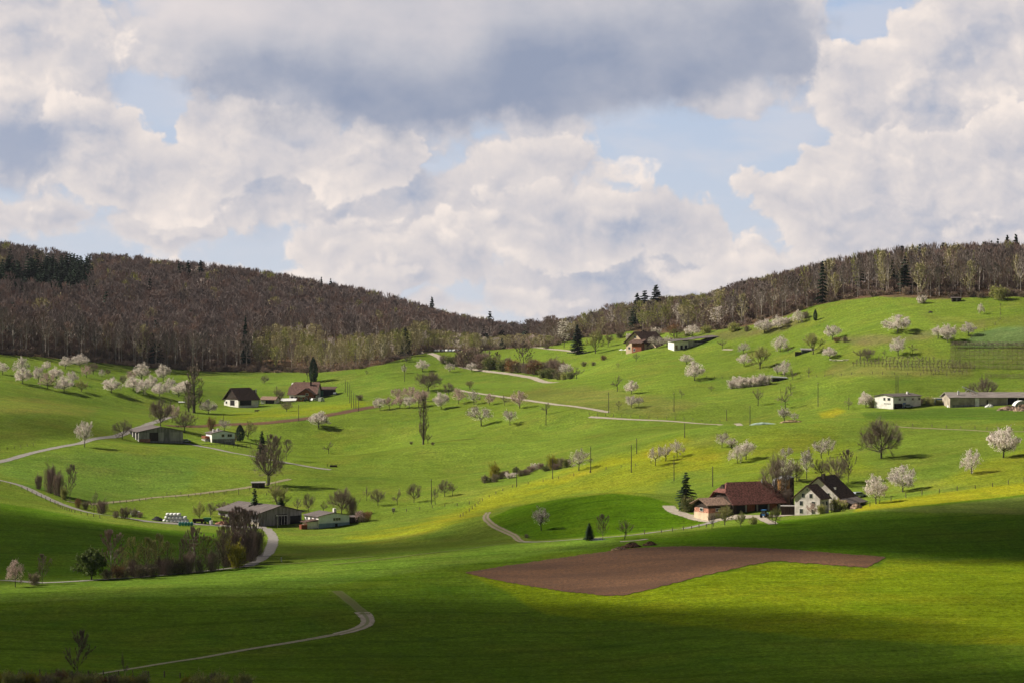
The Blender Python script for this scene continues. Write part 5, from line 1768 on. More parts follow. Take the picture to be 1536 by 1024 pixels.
part(s1, 'dome', METAL, lambda m: (m.tube((0, 0, 8.6), (0, 0, 9.3), 2.05, 1.3, 20), m.tube((0, 0, 9.3), (0, 0, 9.6), 1.3, .2, 20, cap=True)))
part(s1, 'filling_pipe', METAL, lambda m: (m.tube((.4, -2.1, 0), (.4, -2.1, 9.8), .10, .10, 6), m.tube((.4, -2.1, 9.8), (1.8, -1, 10.4), .10, .10, 6), m.tube((1.8, -1, 10.4), (2.8, 0, 9.8), .10, .10, 6)))
s1 = site('silo', 'dark farm silo directly left of the farmhouse', 'silo', 1190, 763, 0, back=11)
part(s1, 'tank', TIMB, lambda m: m.tube((0, 0, -1), (0, 0, 8.9), 1.5, 1.5, 18, cap=True))
part(s1, 'dome', METAL, lambda m: m.tube((0, 0, 8.9), (0, 0, 9.6), 1.55, .3, 18, cap=True))
s1 = site('silo', 'small grey silo half hidden behind the ivy trunk', 'silo', 1170, 763, 0, back=10)
part(s1, 'tank', GREYP, lambda m: m.tube((0, 0, -1), (0, 0, 8.0), 1.3, 1.3, 18, cap=True))
part(s1, 'dome', METAL, lambda m: m.tube((0, 0, 8.0), (0, 0, 8.8), 1.35, .3, 18, cap=True))
w_ = site('shelter', 'low open shelter with pale flat roof left of the farmhouse', 'shelter', 1184, 772, -6)
part(w_, 'roof', GREYL, lambda m: m.box(-2.6, 2.0, -1, 2, 2.6, 2.8))
part(w_, 'wall', TIMB, lambda m: m.box(-2.4, 1.8, .2, 1.8, -1, 2.6))

# ---- lower left farm
b = site('barn', 'long grey brown low pitched barn beside the white bales', 'barn', 388, 789, 40)
part(b, 'wall', GREYP, lambda m: walls(m, 0, 18.5, 0, 26, 4.4, 6.6, 'y'))
part(b, 'roof', ETERD, lambda m: roof(m, 0, 18.5, 0, 26, 4.4, 6.7, 'y', .9, t=.3))
part(b, 'base_wall', CONC, lambda m: m.box(-.1, 0.02, -.05, 26, -2.4, 1.3))
part(b, 'door', VOIDM, lambda m: m.box(7.0, 12.0, -.08, .1, -.5, 3.8))
part(b, 'gate', METAL, lambda m: [m.tube((x, -.25, 0), (x, -.25, 3.4), .05, .05, 4) for x in (7.2, 8.4, 9.6, 10.8, 12)] and m.box(7.1, 12.1, -.3, -.2, 3.3, 3.45))
part(b, 'opening', VOIDM, lambda m: m.box(13.5, 18.0, -.08, .1, -.5, 3.0))
for v in (3, 8, 13, 18, 23): panel(b, 'window', VOIDM, 'L', 0, v - 1.6, v + 1.6, 2.4, 3.2, .07)
h = site('house', 'white and pale blue low house with teal base beside the grey barn', 'house', 478, 792, 33)
part(h, 'wall', SHADEW, lambda m: walls(m, 0, 12.4, 0, 10.5, 4.1, 5.1, 'y'))
part(h, 'base_wall', TEALW, lambda m: m.box(-.02, 12.46, -.06, 6, -2.4, 1.7))
rf = part(h, 'roof', ETERD, lambda m: roof(m, 0, 12.4, 0, 10.5, 4.1, 5.2, 'y', .6))
part(rf, 'chimney', WHITE, lambda m: m.box(8.6, 9.6, 4.5, 5.4, 4.6, 6.4))
part(h, 'side_wall', WHITE, lambda m: m.box(-.1, .0, -.1, 10.5, -2.4, 4.0))  # sunlit side laid on as a whiter slab over the shade-tinted wall
for u in (2.5, 5.5, 8.5): window(h, 'L', -.1, u, 2.6, 1.1, 1.0)
for u in (6.3, 7.3, 8.3): window(h, 'F', 0, u, 2.5, .8, .9)
panel(h, 'door', VOIDM, 'F', -.06, 6.6, 7.6, 0, 1.4)
part(h, 'porch', WHITE, lambda m: m.box(-4.2, -.12, .6, 4.0, -2.4, 2.4))
part(h, 'porch_roof', TILEB, lambda m: slab(m, (-5.0, 0, 2.3), (-.1, 0, 2.9), (-.1, 4.6, 2.9), (-5.0, 4.6, 2.3)))
part(h, 'garden_wall', TIMR, lambda m: m.box(-6.6, -4.3, .5, 2.2, -2, 1.5))

# ---- grey barn and bungalow
b = site('barn', 'grey panelled barn with shallow roof above the field road', 'barn', 209, 662, 22)
part(b, 'wall', GREYP, lambda m: walls(m, 0, 20, 0, 19, 4.3, 6.2, 'y'))
part(b, 'roof', ETERD, lambda m: roof(m, 0, 20, 0, 19, 4.3, 6.3, 'y', .8, t=.3))
for (u0, u1, mm, nm) in ((.1, 4.5, GREYL, 'panel'), (4.6, 8.6, TIMB, 'door'), (8.7, 11.2, GREYL, 'panel'), (11.3, 14.2, GREYP, 'door'), (14.3, 19.9, GREYL, 'panel')):
    panel(b, nm, mm, 'F', 0, u0, u1, .2, 4.0)
part(b, 'base_wall', PINKW, lambda m: m.box(.0, 5.0, -.12, .1, -2, 1.2))
for u in (3, 9, 15): panel(b, 'bay', VOIDM, 'L', 0, u - 2.2, u + 2.2, .8, 3.8)
for u in (.4, 6, 12, 18.6): part(b, 'pillar', WHITE, lambda m, u=u: m.box(-.3, .02, u - .4, u + .4, -2.4, 4.1))
h = site('bungalow', 'white low bungalow with shallow gable and wooden balcony', 'house', 318, 663, 24)
part(h, 'wall', SHADEW, lambda m: walls(m, 0, 10.8, 0, 9.5, 4.0, 5.1, 'y'))
part(h, 'base_wall', GREYP, lambda m: m.box(.0, 10.86, -.06, 5, -2.4, 1.5))
rf = part(h, 'roof', ETERD, lambda m: roof(m, 0, 10.8, 0, 9.5, 4.0, 5.2, 'y', .6))
part(rf, 'chimney', WHITE, lambda m: (m.box(1.4, 2.1, 3, 3.7, 4.2, 5.9), m.box(3.4, 4.4, 3, 3.7, 4.4, 6.2)))
window(h, 'F', 0, 5.2, 2.4, 1.2, 1.2)
window(h, 'F', 0, 8.4, 2.4, 2.0, 1.2)
for u in (6.5, 7.6, 8.7): window(h, 'F', -.06, u, .4, .7, .6)
part(h, 'corner_wall', WHITE, lambda m: m.box(-.12, .0, -.1, 3.2, -2.4, 3.9))  # brighter left face added as a whiter slab beside the shade-tinted front
part(h, 'balcony', TIMR, lambda m: m.box(-2.2, -.13, 3.3, 9.2, 1.6, 2.7))
part(h, 'terrace_wall', GREYL, lambda m: m.box(-2.3, -.14, 3.2, 9.3, -2.4, 1.2))
cy = site('fence', 'low dark garden fence before the white bungalow', 'fence', 330, 669, -6)
part(cy, 'rail', TIMB, lambda m: m.box(-8, 14, 0, .08, .9, 1.05))
for i in range(12): part(cy, 'post', POSTM, lambda m, i=i: m.box(-8 + i * 2, -7.85 + i * 2, .1, .2, -.8, 1.2))

# ---- upper left farm
b = site('barn', 'old barn with big dark brown roof over white walls, upper left', 'barn', 336, 607, -46)
part(b, 'wall', WHITE, lambda m: walls(m, 0, 13, 0, 14, 3.6, 3.7, 'y'))
part(b, 'gable', TIMB, lambda m: walls(m, -.12, 13.12, -.14, 14.1, 3.6, 9.2, 'y', z0=3.2))
part(b, 'roof', TILEB, lambda m: roof(m, 0, 13, 0, 14, 3.6, 9.4, 'y', 1.0, hip1=2))
panel(b, 'door', VOIDM, 'F', 0, 5.6, 9.6, 0, 2.9)
panel(b, 'opening', VOIDM, 'R', 13, 1, 9, 0, 2.9)
window(b, 'F', 0, 2.2, 1.0, 1.3, 1.2)
b = site('timber_silo', 'square dark timber tower behind the stable yard', 'silo', 380, 602, 10)
part(b, 'wall', TIMB, lambda m: m.box(-1.9, 1.9, 0, 3.8, -2, 6.6))
part(b, 'ladder', METAL, lambda m: m.box(1.2, 1.7, -.2, -.05, 0, 7.4))
b = site('water_tank', 'dark teal tank in front of the timber tower', 'tank', 383, 606, 0)
part(b, 'tank', PLASTT, lambda m: m.box(-2.6, 2.0, 0, 2, -1, 2.2))
part(b, 'lid', CARD, lambda m: m.box(-2.7, 2.1, -.1, 2.1, 2.2, 2.5))
b = site('stable', 'small stable with orange brown roof and white wall', 'stable', 402, 605, -18)
part(b, 'wall', WHITE, lambda m: walls(m, -4.5, 4.5, 0, 6, 2.3, 3.7, 'x'))
part(b, 'roof', TILEO, lambda m: roof(m, -4.5, 4.5, 0, 6, 2.3, 3.8, 'x', .6))
panel(b, 'opening', VOIDM, 'F', 0, -1.5, 3.8, 0, 2.0)
b = site('chalet', 'wide farmhouse with red brown roof, front cross gable and balcony', 'house', 434, 601, -10)
part(b, 'wall', WHITE, lambda m: walls(m, 0, 15.5, 0, 11, 4.6, 10.2, 'x'))
rf = part(b, 'roof', TILEC, lambda m: roof(m, 0, 15.5, 0, 11, 4.6, 10.4, 'x', 1.2, hip0=2.4))
part(rf, 'chimney', TIMB, lambda m: (m.box(11.2, 12, 3.4, 4.2, 8, 11.2), m.box(6.6, 7.2, 6, 6.6, 9, 11.4)))
cg = part(b, 'cross_gable', TIMR, lambda m: walls(m, 6.4, 15.3, -4.5, 1.5, 4.2, 6.9, 'y'))
part(cg, 'gable_roof', TILEB, lambda m: roof(m, 6.4, 15.3, -4.5, 3.4, 4.2, 7.1, 'y', 1.1))
part(cg, 'balcony', WHITE, lambda m: m.box(6.6, 10.6, -5.6, -4.55, 2.6, 3.5))
for u in (8.0, 11.0, 13.6): window(cg, 'F', -4.5, u, 1.0, 1.1, 1.2)
window(cg, 'F', -4.5, 11.5, 3.4, 1.4, 1.1)
for u in (1.6, 4.2): window(b, 'F', 0, u, 1.4, 1.2, 1.2)
b = site('machine_shed', 'dark open machine shed right of the chalet', 'shed', 480, 594, -6)
part(b, 'wall', TIMB, lambda m: walls(m, -1, 8, 0, 6, 3.9))
part(b, 'roof', TILEB, lambda m: slab(m, (-1.6, -.8, 3.9), (8.8, -.8, 3.9), (8.8, 6.6, 5.2), (-1.6, 6.6, 5.2)))
panel(b, 'door', PLASTG, 'F', 0, -.8, 2.0, 0, 3.2)
panel(b, 'opening', VOIDM, 'F', 0, 2.4, 7.6, 0, 3.2)
b = site('covered_pile', 'low pile under white sheeting in front of the chalet', 'pile', 437, 601, -6, back=-3)
part(b, 'sheet', PLASTW, lambda m: (slab(m, (-6, 0, -.2), (3, 0, .2), (3, 2, 1.4), (-6, 2, 1.2), .3), slab(m, (-6, 4, -.2), (3, 4, .2), (3, 2, 1.4), (-6, 2, 1.2), .3)))
part(b, 'stones', CONC, lambda m: [m.box(-6 + k, -5.5 + k, -.4, 0, -.4, .1) for k in range(9)])

# ---- upper farmhouse and long shed
b = site('farmhouse', 'cream farmhouse with reddish timber front high on the right hillside', 'house', 939, 531, -46, dz=1.4)
b.scale = (1.12, 1.12, 1.12)
part(b, 'wall', CREAM, lambda m: walls(m, 0, 12.5, 0, 14, 4.8, 9.4, 'y'))
rf = part(b, 'roof', TILEB, lambda m: roof(m, 0, 12.5, 0, 14, 4.8, 9.6, 'y', 1.3))
part(rf, 'chimney', TIMB, lambda m: m.box(5.2, 5.9, 6, 6.8, 8.5, 10.6))
part(b, 'front_lean_to', TIMR, lambda m: m.box(6.0, 12.4, -2.2, -.05, -2, 4.4))
part(b, 'lean_to_roof', TILEB, lambda m: slab(m, (4.6, -3.4, 4.2), (13.6, -3.4, 4.2), (13.6, .2, 6.0), (4.6, .2, 6.0)))
window(b, 'F', 0, 6.2, 6.6, 1.3, 1.0)
window(b, 'F', 0, 2.2, 1.2, 1.2, 1.2)
window(b, 'F', -2.2, 7.6, .4, 1.0, 1.2)
wg = part(b, 'wing', CREAM, lambda m: walls(m, 12.6, 18.2, 2, 8, 2.8, 4.6, 'y'))
part(wg, 'wing_roof', TILEB, lambda m: roof(m, 12.6, 18.2, 2, 8, 2.8, 4.7, 'y', .8))
window(wg, 'F', 2, 15.4, .8, 1.6, 1.4)
for i, (dx, dy) in enumerate(((-5, 1), (-2.6, -.5))):
    q = site('parasol', ('left' if i == 0 else 'right') + ' pinkish white garden umbrella by the upper farmhouse', 'parasol', 932 + i * 7, 530, 0)
    part(q, 'pole', METAL, lambda m: m.tube((0, 0, 0), (0, 0, 2.4), .05, .05, 6))
    part(q, 'canopy', PLASTW, lambda m: m.tube((0, 0, 1.9), (0, 0, 2.6), 1.6, .08, 10, cap=True))
b = site('long_shed', 'long pale shed with dark slanting roof, right of the upper farmhouse', 'shed', 1011, 526, 20, dz=.8)
part(b, 'wall', GREYL, lambda m: m.box(8.5, 25, 0, 8, -3, 4.6))
part(b, 'white_wall', WHITE, lambda m: m.box(0, 8.4, -.1, 8, -3, 4.2))
part(b, 'roof', ETERD, lambda m: (slab(m, (-.9, -1.0, 4.1), (12, -1.0, 5.1), (12, 9, 5.8), (-.9, 9, 4.8)), slab(m, (12.05, -1.0, 5.4), (26.5, -1.0, 6.6), (26.5, 9, 7.2), (12.05, 9, 6.0))))
part(b, 'ramp', CONC, lambda m: slab(m, (9, -2.4, -1), (17, -2.4, .6), (17, -.1, 1.0), (9, -.1, -.6), .2))
for u in (1.4, 4.4, 7.0): panel(b, 'door', TILEO if u == 1.4 else VOIDM, 'F', -.1, u - .7, u + .7, 0, 2.2)
panel(b, 'opening', VOIDM, 'F', 0, 12, 24, 3.6, 4.5)

# ---- right hand farm
b = site('house', 'white low gabled house with small windows at the right hillside', 'house', 1341, 610, -52)
b.location.x -= 7.4
b.location.y += 0.4
part(b, 'wall', WHITE, lambda m: walls(m, -1.2, 9.6, 0, 17, 4.6, 5.4, 'y'))
rf = part(b, 'roof', ETERD, lambda m: roof(m, -1.2, 9.6, 0, 17, 4.6, 5.5, 'y', .6))
part(rf, 'chimney', WHITE, lambda m: m.box(5.8, 6.6, 12, 12.8, 4.8, 6.4))
window(b, 'F', 0, 4.6, 3.0, 1.0, 1.1)
window(b, 'F', 0, 7.2, 3.0, 1.5, 1.1)
for u in (4.6, 5.4, 6.2, 7.0, 7.8): panel(b, 'vent', GLASS, 'F', 0, u - .2, u + .2, 1.4, 1.8)
panel(b, 'garage', VOIDM, 'R', 9.6, .6, 5.6, -.5, 1.7)
panel(b, 'door', PLASTB, 'R', 9.6, 6.0, 7.6, -.5, 1.9)
for u in (4, 7, 12, 16): window(b, 'R', 9.6, u, 2.9, 1.3, 1.0)
b = site('barn', 'very long low barn with concrete wall at the right edge', 'barn', 1425, 611, 3)
part(b, 'wall', CONC, lambda m: walls(m, 0, 24, 0, 15, 4.2, 5.9, 'x'))
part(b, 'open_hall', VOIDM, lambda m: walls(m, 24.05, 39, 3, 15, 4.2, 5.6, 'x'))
part(b, 'roof', ETER, lambda m: roof(m, 0, 39, 0, 15, 4.2, 6.0, 'x', .9, t=.3))
part(b, 'pillar', WHITE, lambda m: m.box(10.6, 12.3, -.5, .0, -2, 4.1))
for u0, u1 in ((1, 10), (12.6, 23.6)): panel(b, 'base_wall', GREYP, 'F', 0, u0, u1, -1, 1.2)
panel(b, 'door', VOIDM, 'F', 0, 15.6, 16.1, 1.4, 3.2, .08)
for x in (24.3, 29, 34): part(b, 'post', WHITE, lambda m, x=x: m.box(x - .15, x + .15, -.1, .2, -2, 4.1))
q = site('conveyor', 'thin white conveyor leaning over the long barn roof', 'conveyor', 1448, 611, 0, dz=5.6, back=7)
part(q, 'tube', PLASTW, lambda m: (m.tube((0, 0, 3.0), (6.6, 0, .2), .22, .22, 6, cap=True), m.tube((1.0, 0, .6), (2.6, 0, 1.9), .09, .09, 5), m.box(-1.9, -1.2, -.3, .3, -.4, 1.3)))
part(q, 'foot', METAL, lambda m: m.tube((3.6, 0, -.8), (3.6, 0, 1.4), .08, .08, 5))
q = site('container', 'blue covered container left of the long barn', 'container', 1408, 606, 20)
part(q, 'body', PLASTB, lambda m: m.box(0, 3.4, 0, 2.4, -.5, 2.5))
part(q, 'side', mat('light_blue_cover', (.16, .36, .62), .5), lambda m: m.box(-1.8, -.02, -.05, 2.4, -.5, 2.4))
part(q, 'cover', PLASTW, lambda m: m.box(-1.9, 3.5, -.1, 2.5, 2.52, 2.75))
q = site('hoop_tent', 'round white hoop tent at the right edge before the long barn', 'tent', 1534, 612, 0)
def hoop(m):
    for k in range(10):
        a0, a1 = math.pi * k / 10, math.pi * (k + 1) / 10
        m.poly([(-math.cos(a0) * 3.4, 0, math.sin(a0) * 3.2), (-math.cos(a1) * 3.4, 0, math.sin(a1) * 3.2), (-math.cos(a1) * 3.4, 6, math.sin(a1) * 3.2), (-math.cos(a0) * 3.4, 6, math.sin(a0) * 3.2)], [(0, 1, 2, 3)])
part(q, 'cover', PLASTW, hoop)
part(q, 'end_wall', GREYL, lambda m: m.poly([(-math.cos(math.pi * k / 10) * 3.3, .3, math.sin(math.pi * k / 10) * 3.1) for k in range(11)], [tuple(range(11))[::-1]]))


def heap(name, label, cat, px, py, w, d, hh, m, seed, group=None):
    rg = random.Random(seed)
    mb = MB()
    n = 18
    rings = 6
    vs = [(0, 0, hh)]
    for r in range(1, rings + 1):
        for k in range(n):
            a = 2 * math.pi * k / n
            rr = r / rings * rg.uniform(.85, 1.12)
            vs.append((math.cos(a) * w / 2 * rr, math.sin(a) * d / 2 * rr, hh * (1 - (r / rings) ** 1.6) * rg.uniform(.65, 1.2) - (.4 if r == rings else 0)))
    fs = [(0, 1 + k, 1 + (k + 1) % n) for k in range(n)]
    for r in range(rings - 1):
        for k in range(n):
            a = 1 + r * n + k
            b2 = 1 + r * n + (k + 1) % n
            fs.append((a, a + n, b2 + n, b2))
    mb.poly(vs, fs)
    o = mb.build(name, m)
    o.location = G(px, py)
    return tag(o, label, cat, group)


heap('earth_heap', 'bare brown earth heap at the end of the farmhouse', 'heap', 1284, 762, 5, 3, 1.5, RUBBLE, 1)
heap('rubble_heap', 'long pale rubble heap in front of the long barn, right', 'heap', 1515, 615, 13, 4, 1.8, RUBBLE, 2)
heap('rubble_heap', 'reddish rubble heap at the right picture edge', 'heap', 1533, 616, 8, 4, 2.6, RUBBLE, 3)
heap('covered_heap', 'white covered heap at the middle of the long barn', 'heap', 1484, 610, 4, 2, 1.4, PLASTW, 4)
heap('covered_heap', 'white covered heap at the left corner of the long barn', 'heap', 1426, 610, 3.6, 2, 1.5, PLASTW, 5)
heap('brush_heap', 'reddish brown brush heap beside the ploughed field', 'heap', 948, 820, 6, 3, 1.3, mat('brush', (.13, .065, .04), .95, .5, 2.5, bump=.8), 6)
heap('brush_heap', 'pale brush heap left beside the ploughed field', 'heap', 930, 824, 5, 2.4, .8, mat('pale_brush', (.24, .16, .10), .95, .5, 2.5, bump=.8), 7)
heap('brush_heap', 'small dark brush heap right beside the ploughed field', 'heap', 975, 817, 4.5, 2.4, 1.0, mat('brush', (.13, .065, .04)), 8)
heap('covered_silage', 'dark covered silage heap left of the white bales', 'heap', 236, 780, 5, 4, 1.4, RUB, 9)
heap('rubble_heap', 'orange red brick heap before the long grey barn', 'heap', 333, 786, 6, 3, 1.2, PINKW, 10)
heap('woodpile', 'pale woodpile under the blossoming tree at the lane end', 'woodpile', 1187, 633, 10, 2.4, 1.0, mat('cut_wood', (.42, .30, .17), .9, .3, 2), 11)
heap('covered_heap', 'long green white sheet covered heap at the lane end', 'heap', 1146, 636, 12, 2, .8, mat('pale_sheet', (.50, .62, .55), .6, .1, 1), 12)
heap('pond_cover', 'white sheet on the ground beside the small spruce', 'sheet', 899, 809, 6, 3, .35, PLASTW, 13)  # pale piece of road, built as a flat white heap
heap('rock', 'dark rock in the upper right meadow', 'rock', 1396, 469, 3, 1.6, .8, BARKD, 14)  # unidentified dark spot of animal size, built as a plain heap
for i, (x, lab) in enumerate(((246, 'small white bale left of the stack'),)):
    pass
q = site('silage_tarp', 'small white tarped trailer in the shrubs left of the bales', 'trailer', 203, 775, 12)
part(q, 'load', PLASTW, lambda m: m.box(-1.6, 1.6, 0, 2, .8, 2.0))
for s in (-1, 1): part(q, 'wheel', RUB, lambda m, s=s: m.tube((s, -.2, .4), (s, .1, .4), .4, .4, 12, cap=True))

# ---- small things: wrapped bales
def bale_mesh():
    mb = MB()
    n = 16
    prof = [(-.60, .50), (-.55, .60), (0, .64), (.55, .60), (.60, .50)]
    vs, fs = [], []
    for (x, r) in prof:
        for k in range(n):
            a = 2 * math.pi * k / n
            vs.append((x, math.cos(a) * r, .62 + math.sin(a) * r))
    for j in range(4):
        for k in range(n): fs.append((j * n + k, j * n + (k + 1) % n, (j + 1) * n + (k + 1) % n, (j + 1) * n + k))
    fs += [tuple(range(n))[::-1], tuple(range(4 * n, 5 * n))]
    return mb.poly(vs, fs)


bm = bale_mesh().mesh('bale', PLASTW, True)
bt = bale_mesh().mesh('bale', PLASTT, True)
B0 = G(266, 784)
for lay, (n, x0) in enumerate(((7, -4.6), (6, -4.0), (4, -3.6))):
    for row_ in (0, 1):
        for k in range(n):
            o = bpy.data.objects.new('silage_bale', bm)
            COL.objects.link(o)
            o.location = (B0.x + x0 + k * 1.28, B0.y + 1.0 + row_ * 1.3 + lay * .3, B0.z + lay * 1.08 - .05)
            tag(o, 'white wrapped silage bale in the big stack beside the grey barn', 'bale', 'stacked white silage bales')
for k in range(5):
    o = bpy.data.objects.new('silage_bale', bt)
    COL.objects.link(o)
    p = G(270 + k * 4.4, 788)
    o.location = (p.x, p.y, p.z)
    o.rotation_euler = (0, 0, R(90))
    o.scale = (1, .85, 1.1)
    tag(o, 'teal wrapped bale in the short row in front of the white stack', 'bale', 'teal bales in a row')


def vehicle(name, label, cat, px, py, yaw, L, H, paint, van=False):
    e = site(name, label, cat, px, py, yaw, dz=.05)
    W = 1.75
    mb = MB()
    prof = [(-L / 2, .35), (L / 2, .35), (L / 2, .8), (L * .30, .95), (L * .12, H), (-L * .42, H), (-L / 2, .95)] if not van else [(-L / 2, .35), (L / 2, .35), (L / 2, .95), (L * .40, 1.15), (L * .28, H), (-L / 2, H)]
    n = len(prof)
    mb.poly([(x, -W / 2, z) for x, z in prof] + [(x, W / 2, z) for x, z in prof], [tuple(range(n)), tuple(range(n, 2 * n))[::-1]] + [((i + 1) % n, i, n + i, n + (i + 1) % n) for i in range(n)])
    mb.build('body', paint, e)
    g = MB()
    for s in (-1, 1): g.box(-L * .36, L * .12, s * W / 2 - .02, s * W / 2 + .02, H * .62, H * .92)
    g.build('window', GLASS, e)
    part(e, 'windscreen', GLASS, lambda m: slab(m, (L * .285 if not van else L * .405, -W * .42, 1.0 if not van else 1.2), (L * .285 if not van else L * .405, W * .42, 1.0 if not van else 1.2), (L * .135 if not van else L * .30, W * .42, H - .06), (L * .135 if not van else L * .30, -W * .42, H - .06), .03))
    for sx in (-1, 1):
        for sy in (-1, 1):
            w = MB().tube((sx * L * .31, sy * (W / 2 + .03), .33), (sx * L * .31, sy * (W / 2 - .2), .33), .33, .33, 14, cap=True).build('wheel', RUB, e)
    return e


vehicle('van', 'white van right of the chalet', 'van', 482, 602, 70, 4.8, 2.2, CARW, True)
vehicle('parked_car', 'white car left of the van at the chalet', 'car', 472, 601, 40, 4.2, 1.5, CARW)
vehicle('parked_car', 'dark car in front of the chalet', 'car', 461, 602, 10, 4.2, 1.5, CARD)
vehicle('parked_car', 'small dark car at the far right of the chalet yard', 'car', 503, 592, 80, 3.8, 1.5, CARG)
vehicle('parked_car', 'blue grey car at the right end of the grey barn', 'car', 279, 663, 30, 4.2, 1.5, CARG)
vehicle('parked_car', 'pale grey car on the slope right of the farmhouse', 'car', 1289, 745, 25, 4.2, 1.6, CARG)
vehicle('parked_car', 'silver car outside the white hillside house', 'car', 1362, 611, 10, 4.3, 1.5, CARG)
vehicle('parked_car', 'dark car left of the silver one by the hillside house', 'car', 1351, 610, 10, 4.2, 1.5, CARD)
for i in range(7):
    vehicle('parked_car', '%s car from the left in the row at the summit road' % ORD[i], 'car', 655 + i * 5.6, 527.5, 60, 4.2, 1.5, [CARW, CARW, CARG, CARW, CARG, CARW, CARD][i])
vehicle('parked_car', 'red car under the wood edge at the summit road', 'car', 628, 526, 20, 4.2, 1.5, CARR)
# tractor
t = site('tractor', 'blue tractor parked in front of the red roofed barn', 'tractor', 1147, 776, 60, dz=.05)
t.scale = (.9, .9, .9)
part(t, 'body', PLASTB, lambda m: (m.box(-.2, 2.3, -.45, .45, .7, 1.5), m.box(-1.3, .2, -.6, .6, .7, 1.2)))
part(t, 'cabin', GLASS, lambda m: m.box(-1.2, .2, -.65, .65, 1.22, 2.5))
part(t, 'cabin_roof', PLASTB, lambda m: m.box(-1.35, .35, -.75, .75, 2.5, 2.68))
part(t, 'exhaust', RUB, lambda m: m.tube((.9, .3, 1.5), (.9, .3, 2.5), .05, .05, 6))
for s in (-1, 1):
    part(t, 'wheel', RUB, lambda m, s=s: m.tube((-.8, s * .65, .8), (-.8, s * 1.05, .8), .8, .8, 18, cap=True))
    part(t, 'wheel', RUB, lambda m, s=s: m.tube((1.7, s * .5, .5), (1.7, s * .8, .5), .5, .5, 16, cap=True))
q = site('trailer', 'green farm trailer left of the long grey barn', 'trailer', 313, 786, 5, dz=.1)
part(q, 'box', PLASTG, lambda m: m.box(-1.9, .9, 0, 2, .9, 2.2))
part(q, 'tank', PLASTW, lambda m: m.tube((.9, -.6, -.1), (.9, -.6, 1.3), .55, .55, 12, cap=True))
for s in (-1.2, .4): part(q, 'wheel', RUB, lambda m, s=s: m.tube((s, -.1, .45), (s, .2, .45), .45, .45, 12, cap=True))
q = site('hay_wagon', 'dark low wagon between bales and trailer', 'wagon', 299, 785, 0, dz=.1)
part(q, 'box', TIMB, lambda m: m.box(-2.4, 1.6, 0, 2, .6, 1.6))
for s in (-1.6, .9): part(q, 'wheel', RUB, lambda m, s=s: m.tube((s, -.1, .4), (s, .2, .4), .4, .4, 12, cap=True))
q = site('garden_shed', 'dark wooden garden shed right of the lower white house', 'shed', 527, 784, 10)
part(q, 'wall', TIMB, lambda m: m.box(-1.5, 2.6, 0, 3, -1, 2.0))
part(q, 'roof', ETERD, lambda m: slab(m, (-1.8, -.3, 2.0), (2.9, -.3, 2.0), (2.9, 3.3, 2.4), (-1.8, 3.3, 2.4)))
# sheds in the fields
q = site('field_shed', 'small dark wooden shed by the field path', 'shed', 378, 731, 8)
part(q, 'wall', TIMB, lambda m: m.box(0, 5.0, 0, 2.5, -1, 1.7))
part(q, 'roof', GREYP, lambda m: slab(m, (-.4, -.5, 1.7), (5.4, -.5, 1.8), (5.4, 2.9, 2.1), (-.4, 2.9, 2.0)))
q = site('field_shelter', 'open shelter with bright metal roof beside the blossoming row', 'shelter', 1158, 573, 4)
part(q, 'wall', VOIDM, lambda m: m.box(.3, 6.8, .6, 4, -1, 2.0))
part(q, 'roof', METAL, lambda m: slab(m, (-.2, -.6, 2.3), (7.4, -.6, 1.9), (7.4, 4.4, 2.3), (-.2, 4.4, 2.7)))
for x in (.3, 3.5, 6.7): part(q, 'post', POSTM, lambda m, x=x: m.box(x, x + .2, 0, .2, -1, 2.0))
q = site('field_shed', 'long low dark green shed in the upper meadow', 'shed', 1203, 531, 0)
part(q, 'wall', mat('dark_green_boards', (.06, .08, .05), .85, .3, 1), lambda m: m.box(0, 8.5, 0, 4, -1.5, 2.0))
part(q, 'roof', GREYP, lambda m: slab(m, (-.4, -.5, 2.0), (9.2, -.5, 1.8), (9.2, 4.4, 2.5), (-.4, 4.4, 2.7)))
part(q, 'fence_panel', TIMB, lambda m: m.box(-3.4, -.1, .2, .35, -1, 1.2))
q = site('hut', 'small dark hut under the right ridge wood', 'hut', 1435, 452.5, 0)
part(q, 'wall', TIMB, lambda m: m.box(-2.3, 2.3, 0, 3, -1, 1.7))
part(q, 'roof', ETERD, lambda m: slab(m, (-2.7, -.4, 1.7), (2.7, -.4, 1.7), (2.7, 3.4, 2.1), (-2.7, 3.4, 2.1)))
for k in (-1, 0, 1): panel(q, 'door', VOIDM if k else GREYP, 'F', 0, k * 1.4 - .4, k * 1.4 + .4, 0, 1.5)
q = site('feeding_rack', 'pale feeding rack on the meadow above the grey barn', 'rack', 273, 608, 15)
part(q, 'roof', PLASTW, lambda m: slab(m, (-1.8, -1, 1.7), (1.8, -1, 1.7), (1.8, 1, 2.0), (-1.8, 1, 2.0)))
for s in (-1.5, 1.5): part(q, 'leg', TIMB, lambda m, s=s: m.box(s - .1, s + .1, -.1, .1, -.2, 1.7))
q = site('trough', 'small dark water trough in the hollow below the tree', 'trough', 500, 700, 0)
part(q, 'basin', TIMB, lambda m: m.box(-1.5, 1.5, 0, 1, -.3, .8))
part(q, 'post', POSTM, lambda m: m.box(-2.6, -2.4, 0, .2, -.3, 1.4))
q = site('bunker', 'small stone box in the meadow by the thin trees', 'stone box', 590, 767, 0)
part(q, 'wall', CONC, lambda m: m.box(-.5, .6, 0, 1, -.3, 1.2))
part(q, 'cap', GREYP, lambda m: m.box(-.6, .7, -.1, 1.1, 1.2, 1.3))

